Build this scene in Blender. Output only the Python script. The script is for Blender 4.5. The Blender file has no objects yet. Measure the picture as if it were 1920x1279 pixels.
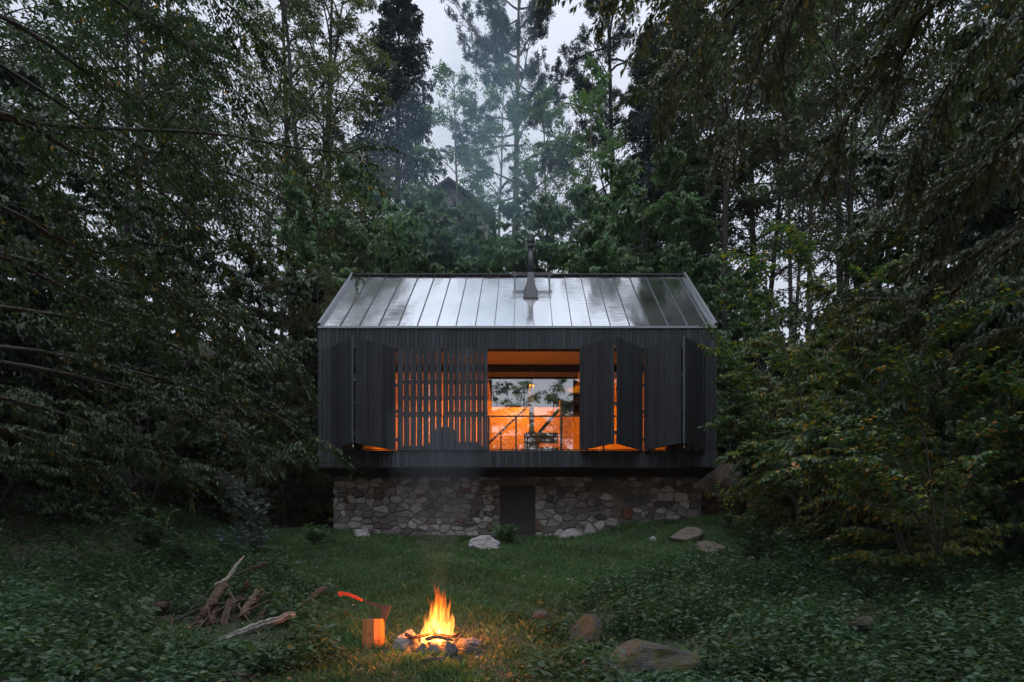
import bpy, math, random
import numpy as np
from mathutils import Vector

rng = np.random.default_rng(7)
R = random.Random(5)
SC = bpy.context.scene
COL = SC.collection
F = 1121.0          # focal length of the photograph in its own pixels
PX, PY = 985.0, 1155.0   # where the level view axis meets the photograph


def at(px, py, Y):
    return np.array([(px - PX) * Y / F, Y, (PY - py) * Y / F])


# ------------------------------------------------------------------ objects
def tag(o, label=None, cat=None, group=None, kind=None):
    if label: o['label'] = label
    if cat: o['category'] = cat
    if group: o['group'] = group
    if kind: o['kind'] = kind
    return o


def empty(name, label, cat, loc=(0, 0, 0), rz=0, group=None):
    o = bpy.data.objects.new(name, None)
    COL.objects.link(o)
    o.location = loc
    o.rotation_euler = (0, 0, rz)
    o.empty_display_size = 0.2
    return tag(o, label, cat, group)


def link(name, me, mat, parent=None):
    o = bpy.data.objects.new(name, me)
    COL.objects.link(o)
    if mat is not None and not me.materials:
        me.materials.append(mat)
    if parent is not None:
        o.parent = parent
        # world-built geometry under a placed empty
    return o


def poly_mesh(name, V, loops, sizes, attr=None, smooth=False):
    V = np.asarray(V, dtype=np.float32)
    loops = np.asarray(loops, dtype=np.int32)
    sizes = np.asarray(sizes, dtype=np.int32)
    me = bpy.data.meshes.new(name)
    me.vertices.add(len(V))
    me.vertices.foreach_set('co', V.ravel())
    me.loops.add(len(loops))
    me.loops.foreach_set('vertex_index', loops)
    me.polygons.add(len(sizes))
    st = np.zeros(len(sizes), dtype=np.int32)
    st[1:] = np.cumsum(sizes)[:-1]
    me.polygons.foreach_set('loop_start', st)
    me.polygons.foreach_set('loop_total', sizes)
    if attr is not None:
        for k, (dom, arr) in attr.items():
            a = me.attributes.new(k, 'FLOAT', dom)
            a.data.foreach_set('value', np.asarray(arr, dtype=np.float32))
    me.update(calc_edges=True)
    me.polygons.foreach_set('use_smooth', np.full(len(sizes), bool(smooth), dtype=bool))
    return me


class MB:
    """Collects simple solids; each face carries a random 'tint'."""
    def __init__(s):
        s.v, s.f, s.t = [], [], []

    def add(s, V, Fs, tint=None):
        n = len(s.v)
        s.v += [tuple(map(float, p)) for p in V]
        t = R.random() if tint is None else tint
        for f in Fs:
            s.f.append([i + n for i in f]); s.t.append(t)

    def box(s, x0, x1, y0, y1, z0, z1, tint=None):
        V = [(x0, y0, z0), (x1, y0, z0), (x1, y1, z0), (x0, y1, z0), (x0, y0, z1), (x1, y0, z1), (x1, y1, z1), (x0, y1, z1)]
        s.add(V, [(0, 3, 2, 1), (4, 5, 6, 7), (0, 1, 5, 4), (1, 2, 6, 5), (2, 3, 7, 6), (3, 0, 4, 7)], tint)

    def obox(s, c, ax, ay, az, tint=None):
        """box by centre and three half-axis vectors"""
        c, ax, ay, az = map(np.array, (c, ax, ay, az))
        V = [c + i * ax + j * ay + k * az for k in (-1, 1) for (i, j) in ((-1, -1), (1, -1), (1, 1), (-1, 1))]
        s.add(V, [(0, 3, 2, 1), (4, 5, 6, 7), (0, 1, 5, 4), (1, 2, 6, 5), (2, 3, 7, 6), (3, 0, 4, 7)], tint)

    def bar(s, a, b, w, h=None, tint=None):
        a, b = np.array(a, float), np.array(b, float)
        h = h or w
        d = b - a; L = np.linalg.norm(d); d /= L
        up = np.array([0, 0, 1.0]) if abs(d[2]) < .95 else np.array([0, 1.0, 0])
        sx = np.cross(d, up); sx /= np.linalg.norm(sx)
        sz = np.cross(sx, d)
        s.obox((a + b) / 2, d * L / 2, sx * w / 2, sz * h / 2, tint)

    def ring_loft(s, rings, cap=True, tint=None):
        n = len(rings[0]); V = []
        for r in rings: V += [tuple(p) for p in r]
        Fs = []
        for i in range(len(rings) - 1):
            for j in range(n):
                k = (j + 1) % n
                Fs.append((i * n + j, i * n + k, (i + 1) * n + k, (i + 1) * n + j))
        if cap:
            Fs.append(tuple(range(n - 1, -1, -1)))
            Fs.append(tuple(range((len(rings) - 1) * n, len(rings) * n)))
        s.add(V, Fs, tint)

    def tube(s, pts, rad, n=8, tint=None, noise=0, seed=0):
        rr = random.Random(seed)
        pts = [np.array(p, float) for p in pts]
        if not hasattr(rad, '__len__'): rad = [rad] * len(pts)
        rings = []
        ref = np.array([0.13, .31, .94])
        for i, p in enumerate(pts):
            d = pts[min(i + 1, len(pts) - 1)] - pts[max(i - 1, 0)]
            d /= np.linalg.norm(d) + 1e-9
            u = np.cross(d, ref)
            if np.linalg.norm(u) < .1: u = np.cross(d, np.array([1., 0, 0]))
            u /= np.linalg.norm(u); w = np.cross(d, u)
            rings.append([p + (u * math.cos(a) + w * math.sin(a)) * rad[i] * (1 + noise * (rr.random() - .5) * 2)
                          for a in [2 * math.pi * k / n for k in range(n)]])
        s.ring_loft(rings, True, tint)

    def build(s, name, mat, parent=None, smooth=False):
        loops = [i for f in s.f for i in f]
        me = poly_mesh(name, s.v, loops, [len(f) for f in s.f], {'tint': ('FACE', s.t)}, smooth)
        me.materials.append(mat)
        return link(name, me, mat, parent)


# ---------------------------------------------------------------- materials
def new_mat(name):
    m = bpy.data.materials.new(name)
    m.use_nodes = True
    nt = m.node_tree
    nt.nodes.clear()
    out = nt.nodes.new('ShaderNodeOutputMaterial')
    return m, nt, out


def N(nt, t, **kw):
    n = nt.nodes.new(t)
    for k, v in kw.items():
        if k in n.inputs.keys(): n.inputs[k].default_value = v
        else: setattr(n, k, v)
    return n


def ramp(nt, stops, inp=None, interp='LINEAR'):
    r = nt.nodes.new('ShaderNodeValToRGB')
    r.color_ramp.interpolation = interp
    e = r.color_ramp.elements
    while len(e) < len(stops): e.new(0.5)
    for i, (p, c) in enumerate(stops):
        e[i].position = p
        e[i].color = tuple(c) + (1,) if len(c) == 3 else c
    if inp is not None: nt.links.new(inp, r.inputs[0])
    return r


def attr(nt, name):
    a = nt.nodes.new('ShaderNodeAttribute'); a.attribute_name = name
    return a.outputs['Fac']


def tint_mat(name, stops, rough=.6, metallic=0, bump=0, bscale=30, spec=.5, noise_amt=.35, nscale=(6, 6, 6), btype='noise'):
    """colour by per-piece tint, broken up by 3-D noise"""
    m, nt, out = new_mat(name)
    L = nt.links.new
    tc = N(nt, 'ShaderNodeTexCoord')
    mp = N(nt, 'ShaderNodeMapping'); mp.inputs['Scale'].default_value = nscale
    L(tc.outputs['Object'], mp.inputs[0])
    nz = N(nt, 'ShaderNodeTexNoise', Scale=1.0, Detail=6.0, Roughness=.65)
    L(mp.outputs[0], nz.inputs['Vector'])
    r = ramp(nt, stops, attr(nt, 'tint'))
    mul = N(nt, 'ShaderNodeMix', data_type='RGBA', blend_type='MULTIPLY')
    mul.inputs[0].default_value = 1
    L(r.outputs[0], mul.inputs[6])
    r2 = ramp(nt, [(.3, (1 - noise_amt,) * 3), (.7, (1 + noise_amt,) * 3)], nz.outputs[0])
    L(r2.outputs[0], mul.inputs[7])
    p = N(nt, 'ShaderNodeBsdfPrincipled', Roughness=rough, Metallic=metallic)
    p.inputs['Specular IOR Level'].default_value = spec
    L(mul.outputs[2], p.inputs['Base Color'])
    if bump:
        nb = N(nt, 'ShaderNodeTexNoise', Scale=bscale, Detail=5.0)
        L(tc.outputs['Object'], nb.inputs['Vector'])
        b = N(nt, 'ShaderNodeBump', Strength=bump, Distance=.02)
        L(nb.outputs[0], b.inputs['Height']); L(b.outputs[0], p.inputs['Normal'])
    L(p.outputs[0], out.inputs[0])
    return m


def leaf_mat(name, stops, transl=.25, rough=.42, spec=.5, tcol=1.3):
    m, nt, out = new_mat(name)
    L = nt.links.new
    r = ramp(nt, stops, attr(nt, 'tint'))
    p = N(nt, 'ShaderNodeBsdfPrincipled', Roughness=rough)
    p.inputs['Specular IOR Level'].default_value = spec
    L(r.outputs[0], p.inputs['Base Color'])
    if transl > 0:
        t = N(nt, 'ShaderNodeBsdfTranslucent')
        g = N(nt, 'ShaderNodeMix', data_type='RGBA', blend_type='MULTIPLY')
        g.inputs[0].default_value = 1
        L(r.outputs[0], g.inputs[6]); g.inputs[7].default_value = (tcol * 1.0, tcol * 1.2, tcol * .6, 1)
        L(g.outputs[2], t.inputs[0])
        mx = N(nt, 'ShaderNodeMixShader'); mx.inputs[0].default_value = transl
        L(p.outputs[0], mx.inputs[1]); L(t.outputs[0], mx.inputs[2])
        L(mx.outputs[0], out.inputs[0])
    else:
        L(p.outputs[0], out.inputs[0])
    return m


def plain(name, col, rough=.5, metallic=0, spec=.5):
    return tint_mat(name, [(0, [c * .85 for c in col]), (1, [c * 1.15 for c in col])], rough, metallic, 0, spec=spec, noise_amt=.12)


def emit(name, col, s):
    m, nt, out = new_mat(name)
    e = N(nt, 'ShaderNodeEmission', Strength=s); e.inputs[0].default_value = tuple(col) + (1,)
    nt.links.new(e.outputs[0], out.inputs[0])
    return m


M = {}
M['clad'] = tint_mat('charred_boards', [(0, (.009, .012, .016)), (.5, (.015, .020, .027)), (.85, (.024, .031, .040)), (1, (.034, .042, .051))],
                     rough=.6, spec=.3, bump=.9, bscale=60, noise_amt=.6, nscale=(30, 30, 2.2))
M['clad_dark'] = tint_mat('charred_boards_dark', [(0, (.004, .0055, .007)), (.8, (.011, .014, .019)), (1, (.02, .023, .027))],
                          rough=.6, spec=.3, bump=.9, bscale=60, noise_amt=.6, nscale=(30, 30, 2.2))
M['black_steel'] = plain('black_steel', (.030, .034, .040), .45, 0, .4)
M['trim'] = plain('folded_edge_steel', (.20, .215, .235), .4, .6)
M['frame'] = plain('black_frame', (.012, .012, .013), .4)
M['ply'] = tint_mat('warm_plywood', [(0, (.50, .30, .12)), (1, (.60, .37, .15))], rough=.5, noise_amt=.06, nscale=(2, 2, 9))
M['ply_ceiling'] = tint_mat('plywood_soffit', [(0, (.50, .30, .13)), (1, (.54, .33, .14))], rough=.55, noise_amt=.05)
M['dark_wood'] = plain('dark_stained_wood', (.010, .008, .007), .6, spec=.2)
M['door'] = plain('grey_painted_door', (.020, .019, .024), .5, 0, .3)
M['concrete'] = tint_mat('old_concrete', [(0, (.14, .13, .13)), (1, (.2, .19, .18))], .85, bump=.3, bscale=30)
M['mortar'] = tint_mat('lime_mortar', [(0, (.10, .092, .085)), (1, (.12, .11, .10))], .9, bump=1, bscale=22, noise_amt=.6, nscale=(4, 4, 4))
M['stone'] = tint_mat('rubble_stone', [(0, (.05, .052, .058)), (.25, (.15, .148, .150)), (.5, (.36, .36, .36)), (.68, (.20, .20, .20)), (.8, (.13, .128, .125)), (.92, (.10, .085, .075)), (.98, (.12, .06, .045)), (1, (.13, .055, .035))],
                      rough=.85, bump=.7, bscale=18, noise_amt=.4, nscale=(9, 9, 9))
M['rock'] = tint_mat('field_rock', [(0, (.15, .15, .155)), (1, (.30, .295, .30))], rough=.85, bump=.8, bscale=14, noise_amt=.45, nscale=(7, 7, 7))
M['rock_soot'] = tint_mat('sooty_rock', [(0, (.10, .10, .105)), (1, (.18, .178, .182))], rough=.85, bump=.9, bscale=22, noise_amt=.55, nscale=(14, 14, 14))
M['rock_brown'] = tint_mat('brown_rock', [(0, (.060, .050, .042)), (1, (.11, .09, .075))], rough=.9, bump=.8, bscale=14, noise_amt=.45, nscale=(7, 7, 7))
M['bark'] = tint_mat('bark', [(0, (.024, .020, .018)), (1, (.045, .039, .034))], rough=.9, bump=.8, bscale=18, noise_amt=.45, nscale=(14, 14, 3))
M['bark_pine'] = tint_mat('pine_bark', [(0, (.11, .065, .042)), (1, (.15, .09, .06))], rough=.9, bump=.8, bscale=18, noise_amt=.45, nscale=(10, 10, 3))
M['bark_pale'] = tint_mat('pale_bark', [(0, (.11, .095, .08)), (1, (.17, .15, .125))], rough=.9, bump=.6, bscale=18, noise_amt=.5, nscale=(10, 10, 3))
M['rotten'] = tint_mat('rotten_wood', [(0, (.040, .025, .018)), (1, (.095, .060, .042))], rough=.9, bump=1, bscale=30, noise_amt=.6, nscale=(16, 16, 16))
M['old_log'] = tint_mat('weathered_log', [(0, (.15, .135, .125)), (1, (.26, .24, .22))], rough=.85, bump=.7, bscale=30, noise_amt=.4, nscale=(20, 20, 20))

# leaves: tint 0..0.9 is green variation, above that turning
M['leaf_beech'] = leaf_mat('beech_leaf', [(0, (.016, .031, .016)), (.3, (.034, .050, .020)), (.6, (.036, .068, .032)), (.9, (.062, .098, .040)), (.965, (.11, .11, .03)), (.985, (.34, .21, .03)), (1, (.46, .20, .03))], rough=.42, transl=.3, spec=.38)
M['leaf_olive'] = leaf_mat('olive_leaf', [(0, (0.031, 0.040, 0.022)), (.55, (0.062, 0.071, 0.034)), (.9, (0.096, 0.099, 0.043)), (.97, (0.155, 0.109, 0.039)), (1, (0.310, 0.155, 0.046))], rough=.38)
M['leaf_under'] = leaf_mat('maple_leaf', [(0, (.045, .085, .050)), (.3, (.10, .145, .062)), (.55, (.10, .19, .105)), (.9, (.17, .26, .135)), (1, (.30, .23, .05))], rough=.4, transl=.45, spec=.5, tcol=1.4)
M['leaf_hazel'] = leaf_mat('hazel_leaf', [(0, (.030, .060, .030)), (.45, (.055, .110, .048)), (.62, (.085, .135, .040)), (.78, (.16, .18, .028)), (.93, (.26, .23, .026)), (.975, (.36, .22, .03)), (1, (.40, .14, .03))], rough=.4, transl=.38, spec=.5)
M['leaf_ash'] = leaf_mat('ash_leaf', [(0, (.050, .062, .030)), (.5, (.10, .115, .048)), (.9, (.16, .165, .065)), (1, (.28, .20, .05))], rough=.45, transl=.4, tcol=1.4)
M['leaf_larch'] = leaf_mat('larch_needle', [(0, (.05, .055, .022)), (.6, (.095, .095, .038)), (1, (.15, .13, .045))], rough=.6, transl=.2)
M['leaf_spruce'] = leaf_mat('spruce_needle', [(0, (.016, .032, .030)), (.6, (.034, .060, .055)), (1, (.065, .100, .088))], rough=.55, transl=0)
M['leaf_pine'] = leaf_mat('pine_needle', [(0, (0.019, 0.040, 0.040)), (.6, (0.038, 0.070, 0.069)), (1, (0.065, 0.110, 0.104))], rough=.55, transl=0)
M['leaf_weed'] = leaf_mat('weed_leaf', [(0, (.020, .042, .026)), (.3, (.046, .078, .034)), (.6, (.050, .098, .060)), (.9, (.095, .150, .088)), (.99, (.14, .16, .05)), (1, (.26, .16, .04))], rough=.55, transl=.32, spec=.4)
M['leaf_blue'] = leaf_mat('blue_green_leaf', [(0, (.05, .07, .085)), (1, (.12, .15, .18))], rough=.4)
M['grass'] = leaf_mat('grass_blade', [(0, (.026, .058, .024)), (.3, (.060, .105, .038)), (.55, (.055, .135, .048)), (.8, (.095, .18, .07)), (.94, (.15, .21, .085)), (1, (.24, .20, .10))], rough=.5, transl=.38)
M['litter'] = tint_mat('dry_leaf', [(0, (.10, .045, .02)), (.5, (.22, .10, .04)), (.8, (.34, .19, .08)), (1, (.38, .26, .15))], .7)
M['petal'] = plain('yellow_petal', (.6, .5, .05), .6)


def moss_mat():
    m, nt, out = new_mat('mossy_boulder')
    L = nt.links.new
    tc = N(nt, 'ShaderNodeTexCoord'); ge = N(nt, 'ShaderNodeNewGeometry')
    n1 = N(nt, 'ShaderNodeTexNoise', Scale=2.6, Detail=8.0, Roughness=.7); L(tc.outputs['Object'], n1.inputs['Vector'])
    n2 = N(nt, 'ShaderNodeTexNoise', Scale=26.0, Detail=5.0); L(tc.outputs['Object'], n2.inputs['Vector'])
    ms = ramp(nt, [(.45, (0, 0, 0)), (.58, (1, 1, 1))], n1.outputs[0])
    rk = ramp(nt, [(.3, (.028, .026, .027)), (.7, (.075, .07, .068))], n2.outputs[0])
    gr = ramp(nt, [(.3, (.032, .033, .009)), (.7, (.075, .07, .018))], n2.outputs[0])
    mx = N(nt, 'ShaderNodeMix', data_type='RGBA')
    L(ms.outputs[0], mx.inputs[0]); L(rk.outputs[0], mx.inputs[6]); L(gr.outputs[0], mx.inputs[7])
    p = N(nt, 'ShaderNodeBsdfPrincipled', Roughness=.9)
    b = N(nt, 'ShaderNodeBump', Strength=.8, Distance=.02); L(n2.outputs[0], b.inputs['Height'])
    L(b.outputs[0], p.inputs['Normal']); L(mx.outputs[2], p.inputs['Base Color']); L(p.outputs[0], out.inputs[0])
    return m


M['mossy'] = moss_mat()


def roof_mat():
    m, nt, out = new_mat('standing_seam_steel')
    L = nt.links.new
    tc = N(nt, 'ShaderNodeTexCoord')
    mp = N(nt, 'ShaderNodeMapping'); mp.inputs['Scale'].default_value = (1.3, .35, .35)
    L(tc.outputs['Object'], mp.inputs[0])
    n1 = N(nt, 'ShaderNodeTexNoise', Scale=1.5, Detail=2.0); L(mp.outputs[0], n1.inputs['Vector'])
    mp2 = N(nt, 'ShaderNodeMapping'); mp2.inputs['Scale'].default_value = (1.6, 5, 5); L(tc.outputs['Object'], mp2.inputs[0])
    n2 = N(nt, 'ShaderNodeTexNoise', Scale=1.4, Detail=1.0); L(mp2.outputs[0], n2.inputs['Vector'])
    n3 = N(nt, 'ShaderNodeTexNoise', Scale=.9, Detail=2.0, Roughness=.5); L(tc.outputs['Object'], n3.inputs['Vector'])
    ad = N(nt, 'ShaderNodeMath', operation='MULTIPLY_ADD'); L(n2.outputs[0], ad.inputs[0]); ad.inputs[1].default_value = .22; L(n1.outputs[0], ad.inputs[2])
    b = N(nt, 'ShaderNodeBump', Strength=.22, Distance=.05); L(ad.outputs[0], b.inputs['Height'])
    col = ramp(nt, [(.3, (.70, .725, .76)), (.7, (.80, .82, .85))], n3.outputs[0])
    rg = ramp(nt, [(.3, (.13,) * 3), (.75, (.19,) * 3)], n3.outputs[0])
    p = N(nt, 'ShaderNodeBsdfPrincipled', Metallic=1.0)
    L(col.outputs[0], p.inputs['Base Color']); L(rg.outputs[0], p.inputs['Roughness']); L(b.outputs[0], p.inputs['Normal'])
    L(p.outputs[0], out.inputs[0])
    return m


M['roof'] = roof_mat()


def glass_mat():
    m, nt, out = new_mat('coated_window_glass')
    L = nt.links.new
    t = N(nt, 'ShaderNodeBsdfTransparent'); t.inputs[0].default_value = (.97, .96, .95, 1)
    g = N(nt, 'ShaderNodeBsdfGlossy', Roughness=.0); g.inputs[0].default_value = (.95, .97, 1, 1)
    fr = N(nt, 'ShaderNodeFresnel', IOR=1.5)
    ad = N(nt, 'ShaderNodeMath', operation='MULTIPLY_ADD'); L(fr.outputs[0], ad.inputs[0]); ad.inputs[1].default_value = 1.0; ad.inputs[2].default_value = .25
    mx = N(nt, 'ShaderNodeMixShader'); L(ad.outputs[0], mx.inputs[0]); L(t.outputs[0], mx.inputs[1]); L(g.outputs[0], mx.inputs[2])
    L(mx.outputs[0], out.inputs[0])
    return m


M['glass'] = glass_mat()


def ground_mat():
    m, nt, out = new_mat('forest_floor')
    L = nt.links.new
    tc = N(nt, 'ShaderNodeTexCoord')
    n1 = N(nt, 'ShaderNodeTexNoise', Scale=.7, Detail=8.0, Roughness=.7); L(tc.outputs['Object'], n1.inputs['Vector'])
    n2 = N(nt, 'ShaderNodeTexNoise', Scale=14.0, Detail=6.0, Roughness=.7); L(tc.outputs['Object'], n2.inputs['Vector'])
    so = ramp(nt, [(.3, (.018, .014, .010)), (.55, (.045, .034, .024)), (.75, (.09, .062, .040))], n2.outputs[0])
    mo = ramp(nt, [(.3, (.016, .026, .012)), (.7, (.042, .060, .026))], n2.outputs[0])
    ms = ramp(nt, [(.42, (0, 0, 0)), (.6, (1, 1, 1))], n1.outputs[0])
    mx = N(nt, 'ShaderNodeMix', data_type='RGBA'); L(ms.outputs[0], mx.inputs[0]); L(so.outputs[0], mx.inputs[6]); L(mo.outputs[0], mx.inputs[7])
    p = N(nt, 'ShaderNodeBsdfPrincipled', Roughness=.95)
    b = N(nt, 'ShaderNodeBump', Strength=1.0, Distance=.05); L(n2.outputs[0], b.inputs['Height'])
    L(b.outputs[0], p.inputs['Normal']); L(mx.outputs[2], p.inputs['Base Color']); L(p.outputs[0], out.inputs[0])
    return m


M['ground'] = ground_mat()

# ------------------------------------------------------------------ terrain
_ty = [-140, -40, -12, 0, 4, 7, 8, 10, 13, 16.9, 20, 23, 25, 27, 33, 42, 60, 140, 500]
_tz = [-16, -9, -4.4, -1.75, -1.02, -.38, -.12, .43, 1.22, 2.16, 2.8, 4.2, 5.8, 7.6, 12.2, 15.5, 19, 24, 27]


def sstep(a, b, x):
    t = np.clip((x - a) / (b - a), 0, 1)
    return t * t * (3 - 2 * t)


def ground_z(x, y):
    x = np.asarray(x, float); y = np.asarray(y, float)
    z = np.interp(y, _ty, _tz)
    near = np.exp(-((y - 16.5) / 3.0) ** 2)
    z = z + near * (.62 * sstep(.4, 5.5, x) + .25 * sstep(-3.0, -6, x))
    z = z + .12 * np.sin(x * .55 + 1.3) * np.cos(y * .43) * sstep(2.5, 7, np.abs(x + 1))
    z = z + .03 * np.sin(x * 2.1 + .3 * y) * np.cos(y * 1.7 - .5)
    z = z + .9 * np.sin(x * .16 + 2) * sstep(20, 30, y)
    z = z + .34 * np.clip(np.abs(x) - 8.5, 0, 14) * sstep(9, 16, y)
    return z


def G(x, y, dz=0.0):
    return (float(x), float(y), float(ground_z(x, y)) + dz)


def build_ground():
    u = np.linspace(-1, 1, 261)
    xs = np.sinh(u * 5.0) / math.sinh(5.0) * 420
    v = np.linspace(-1, 1, 281)
    ys = 10 + np.sinh(v * 5.0) / math.sinh(5.0) * 420
    X, Y = np.meshgrid(xs, ys)
    Z = ground_z(X, Y)
    V = np.stack([X, Y, Z], -1).reshape(-1, 3)
    nx, ny = len(xs), len(ys)
    i = np.arange(nx - 1)[None, :] + (np.arange(ny - 1) * nx)[:, None]
    q = np.stack([i, i + 1, i + 1 + nx, i + nx], -1).reshape(-1)
    me = poly_mesh('ground', V, q, [4] * ((nx - 1) * (ny - 1)), None, True)
    o = link('ground', me, M['ground'])
    tag(o, kind='structure')


build_ground()

# -------------------------------------------------------------------- cabin
XL, XR, YF, YB = -5.54, 5.12, 16.0, 22.3
ZB, ZE, YR, ZR = 3.98, 7.74, 19.15, 10.89
ZO0, ZO1 = 4.42, 7.14       # opening sill / head
XO0, XO1 = -5.20, 4.80      # opening sides

cabin = empty('cabin', 'black timber cabin with a steel gable roof standing on a rubble stone base', 'cabin', (0, 0, 0))


def boards(mb, x0, x1, y, z0, z1, w=.112, th=.022, gap=.011, axis='x'):
    x = x0
    while x < x1 - .01:
        ww = min(w * R.uniform(.9, 1.1), x1 - x)
        if x1 - x - ww < .03: ww = x1 - x
        j = R.uniform(-.003, .003)
        if axis == 'x': mb.box(x + gap / 2, x + ww - gap / 2, y - th + j, y, z0, z1)
        else: mb.box(y, y + th + j, x + gap / 2, x + ww - gap / 2, z0, z1)
        x += ww


w = MB()
boards(w, XL, XR, YF, ZO1, ZE - .03)                # fascia above the opening
boards(w, XL, XR, YF, ZB, ZO0)                      # band below
boards(w, XL, XO0, YF, ZO0, ZO1)                    # corner strips
boards(w, XO1, XR, YF, ZO0, ZO1)
w.build('wall', M['clad'], cabin)
w = MB()
w.box(XL, XR, YF + .002, YF + .14, ZO1 + .002, ZE - .03)
w.box(XL, XR, YF + .002, YF + .14, ZB + .01, ZO0)
w.box(XL, XO0, YF + .002, YF + .14, ZO0 + .001, ZO1)
w.box(XO1, XR, YF + .002, YF + .14, ZO0 + .001, ZO1)
w.build('wall_core', M['dark_wood'], cabin)
# side and back walls with gables
for sx, xx in ((-1, XL), (1, XR)):
    w = MB()
    y = YF + .145
    while y < YB:
        ww = min(.105 * R.uniform(.9, 1.1), YB - y)
        zt = ZE + (min(y + ww / 2 - YF, YB - y - ww / 2)) - .09
        x0, x1 = (xx, xx + .024) if sx < 0 else (xx - .024, xx)
        w.box(x0 + R.uniform(0, .003), x1, y + .003, y + ww - .003, ZB, zt)
        y += ww
    w.build('side_wall', M['clad_dark'], cabin)
w = MB(); boards(w, XL, XR, YB, ZB, ZE - .03); w.build('back_wall', M['clad_dark'], cabin)
# soffit
w = MB(); w.box(XL + .03, XR - .03, YF + .01, YB - .03, ZB - .03, ZB + .005); w.build('soffit', M['clad_dark'], cabin)

# roof: one plane per pan, oil-canned, with upstanding seams
u_len = math.hypot(YR - YF, ZR - ZE)
dirs = {'f': np.array([0, (YR - YF), (ZR - ZE)]) / u_len, 'b': np.array([0, -(YB - YR), (ZR - ZE)]) / u_len}
seam_x = [x for x in np.arange(-.307 - .518 * 10, 5.3, .518) if XL + .12 < x < XR - .12]
edges_x = [XL + .07] + list(seam_x) + [XR - .07]
for side, y0 in (('f', YF), ('b', YB)):
    d = dirs[side]; nrm = np.array([0, -d[2], d[1]]) if side == 'f' else np.array([0, d[2], -d[1]])
    if nrm[2] < 0: nrm = -nrm
    V, q = [], []
    base = np.array([0, y0, ZE])
    for k in range(len(edges_x) - 1):
        x0, x1 = edges_x[k], edges_x[k + 1]
        nu, nv = 7, 15
        amp = R.uniform(.002, .0075); ph = R.uniform(0, 6); ph2 = R.uniform(0, 6); tw = R.uniform(-.005, .005)
        n0 = len(V)
        for j in range(nv):
            for i in range(nu):
                a = i / (nu - 1); b = j / (nv - 1)
                e = math.sin(math.pi * a)
                hgt = e * (amp * math.sin(b * 5 + ph) + .004 * math.sin(b * 11 + ph2) * R.uniform(.6, 1)) + tw * (a - .5) * e
                V.append(base + np.array([x0 + (x1 - x0) * a, 0, 0]) + d * (u_len * b) + nrm * hgt)
        for j in range(nv - 1):
            for i in range(nu - 1):
                a = n0 + j * nu + i
                q += [a, a + 1, a + 1 + nu, a + nu] if side == 'f' else [a, a + nu, a + 1 + nu, a + 1]
    me = poly_mesh('roof', V, q, [4] * (len(q) // 4), None, True)
    rf = link('roof', me, M['roof'], cabin)
    s = MB()
    for x in seam_x:
        c = base + np.array([x, 0, 0]) + d * (u_len / 2) + nrm * .014
        s.obox(c, (0.006, 0, 0), d * (u_len / 2 - .02), nrm * .018)
    s.build('roof_seam', M['black_steel'], rf)
    # solid deck under the sheet
    s = MB()
    c = base + np.array([(XL + XR) / 2, 0, 0]) + d * (u_len / 2) - nrm * .06
    s.obox(c, ((XR - XL) / 2 - .03, 0, 0), d * (u_len / 2 - .06), nrm * .035)
    s.build('roof_deck', M['dark_wood'], cabin)
    # verge parapets
    for x0, x1 in ((XL, XL + .07), (XR - .07, XR)):
        s = MB()
        c = base + np.array([(x0 + x1) / 2, 0, 0]) + d * (u_len / 2 + .02) + nrm * .035
        s.obox(c, ((x1 - x0) / 2, 0, 0), d * (u_len / 2 + .02), nrm * .065)
        s.build('verge_trim', M['trim'], cabin)
s = MB()
s.box(XL - .004, XR + .004, YF - .045, YF + .03, ZE - .055, ZE + .0)
s.build('eave_trim', M['trim'], cabin)
s = MB(); s.bar((XL + .08, YR, ZR + .03), (XR - .08, YR, ZR + .03), .12, .03); s.build('ridge_cap', M['black_steel'], cabin)

# chimney
chx = .16
s = MB()
yb0, yb1, hw = 17.60, 18.08, .215
rings = []


def sq(y0, y1, z0, z1, h):
    return [(chx - h, y0, z0), (chx + h, y0, z0), (chx + h, y1, z1), (chx - h, y1, z1)]


for t in np.linspace(0, 1, 6):
    h = hw * (1 - t) + .088 * t + .02 * math.sin(math.pi * t) * -1
    yc = 17.85
    yy0 = yb0 * (1 - t) + (yc - .088) * t; yy1 = yb1 * (1 - t) + (yc + .088) * t
    zf = (ZE + yb0 - YF) * (1 - t) + 10.22 * t; zk = (ZE + yb1 - YF) * (1 - t) + 10.22 * t
    rings.append(sq(yy0, yy1, zf, zk, h))
s.ring_loft(rings)
ch = s.build('chimney', M['black_steel'], cabin)
s = MB()
s.box(chx - .225, chx + .225, 17.56, 17.61, ZE + 1.57, ZE + 1.63)
s.build('flashing', M['black_steel'], ch)
s = MB()
s.tube([(chx, 17.85, 10.1), (chx, 17.85, 11.1)], .088, 20)
s.tube([(chx, 17.85, 10.42), (chx, 17.85, 10.44)], .096, 20)
s.build('flue_pipe', M['black_steel'], ch, True)
s = MB()
s.tube([(chx, 17.85, 10.98), (chx, 17.85, 11.04)], .13, 20)
s.tube([(chx, 17.85, 11.04), (chx, 17.85, 11.12)], .10, 20)
s.tube([(chx, 17.85, 11.12), (chx, 17.85, 11.20)], .13, 20)
s.build('chimney_cap', M['frame'], ch)
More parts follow.
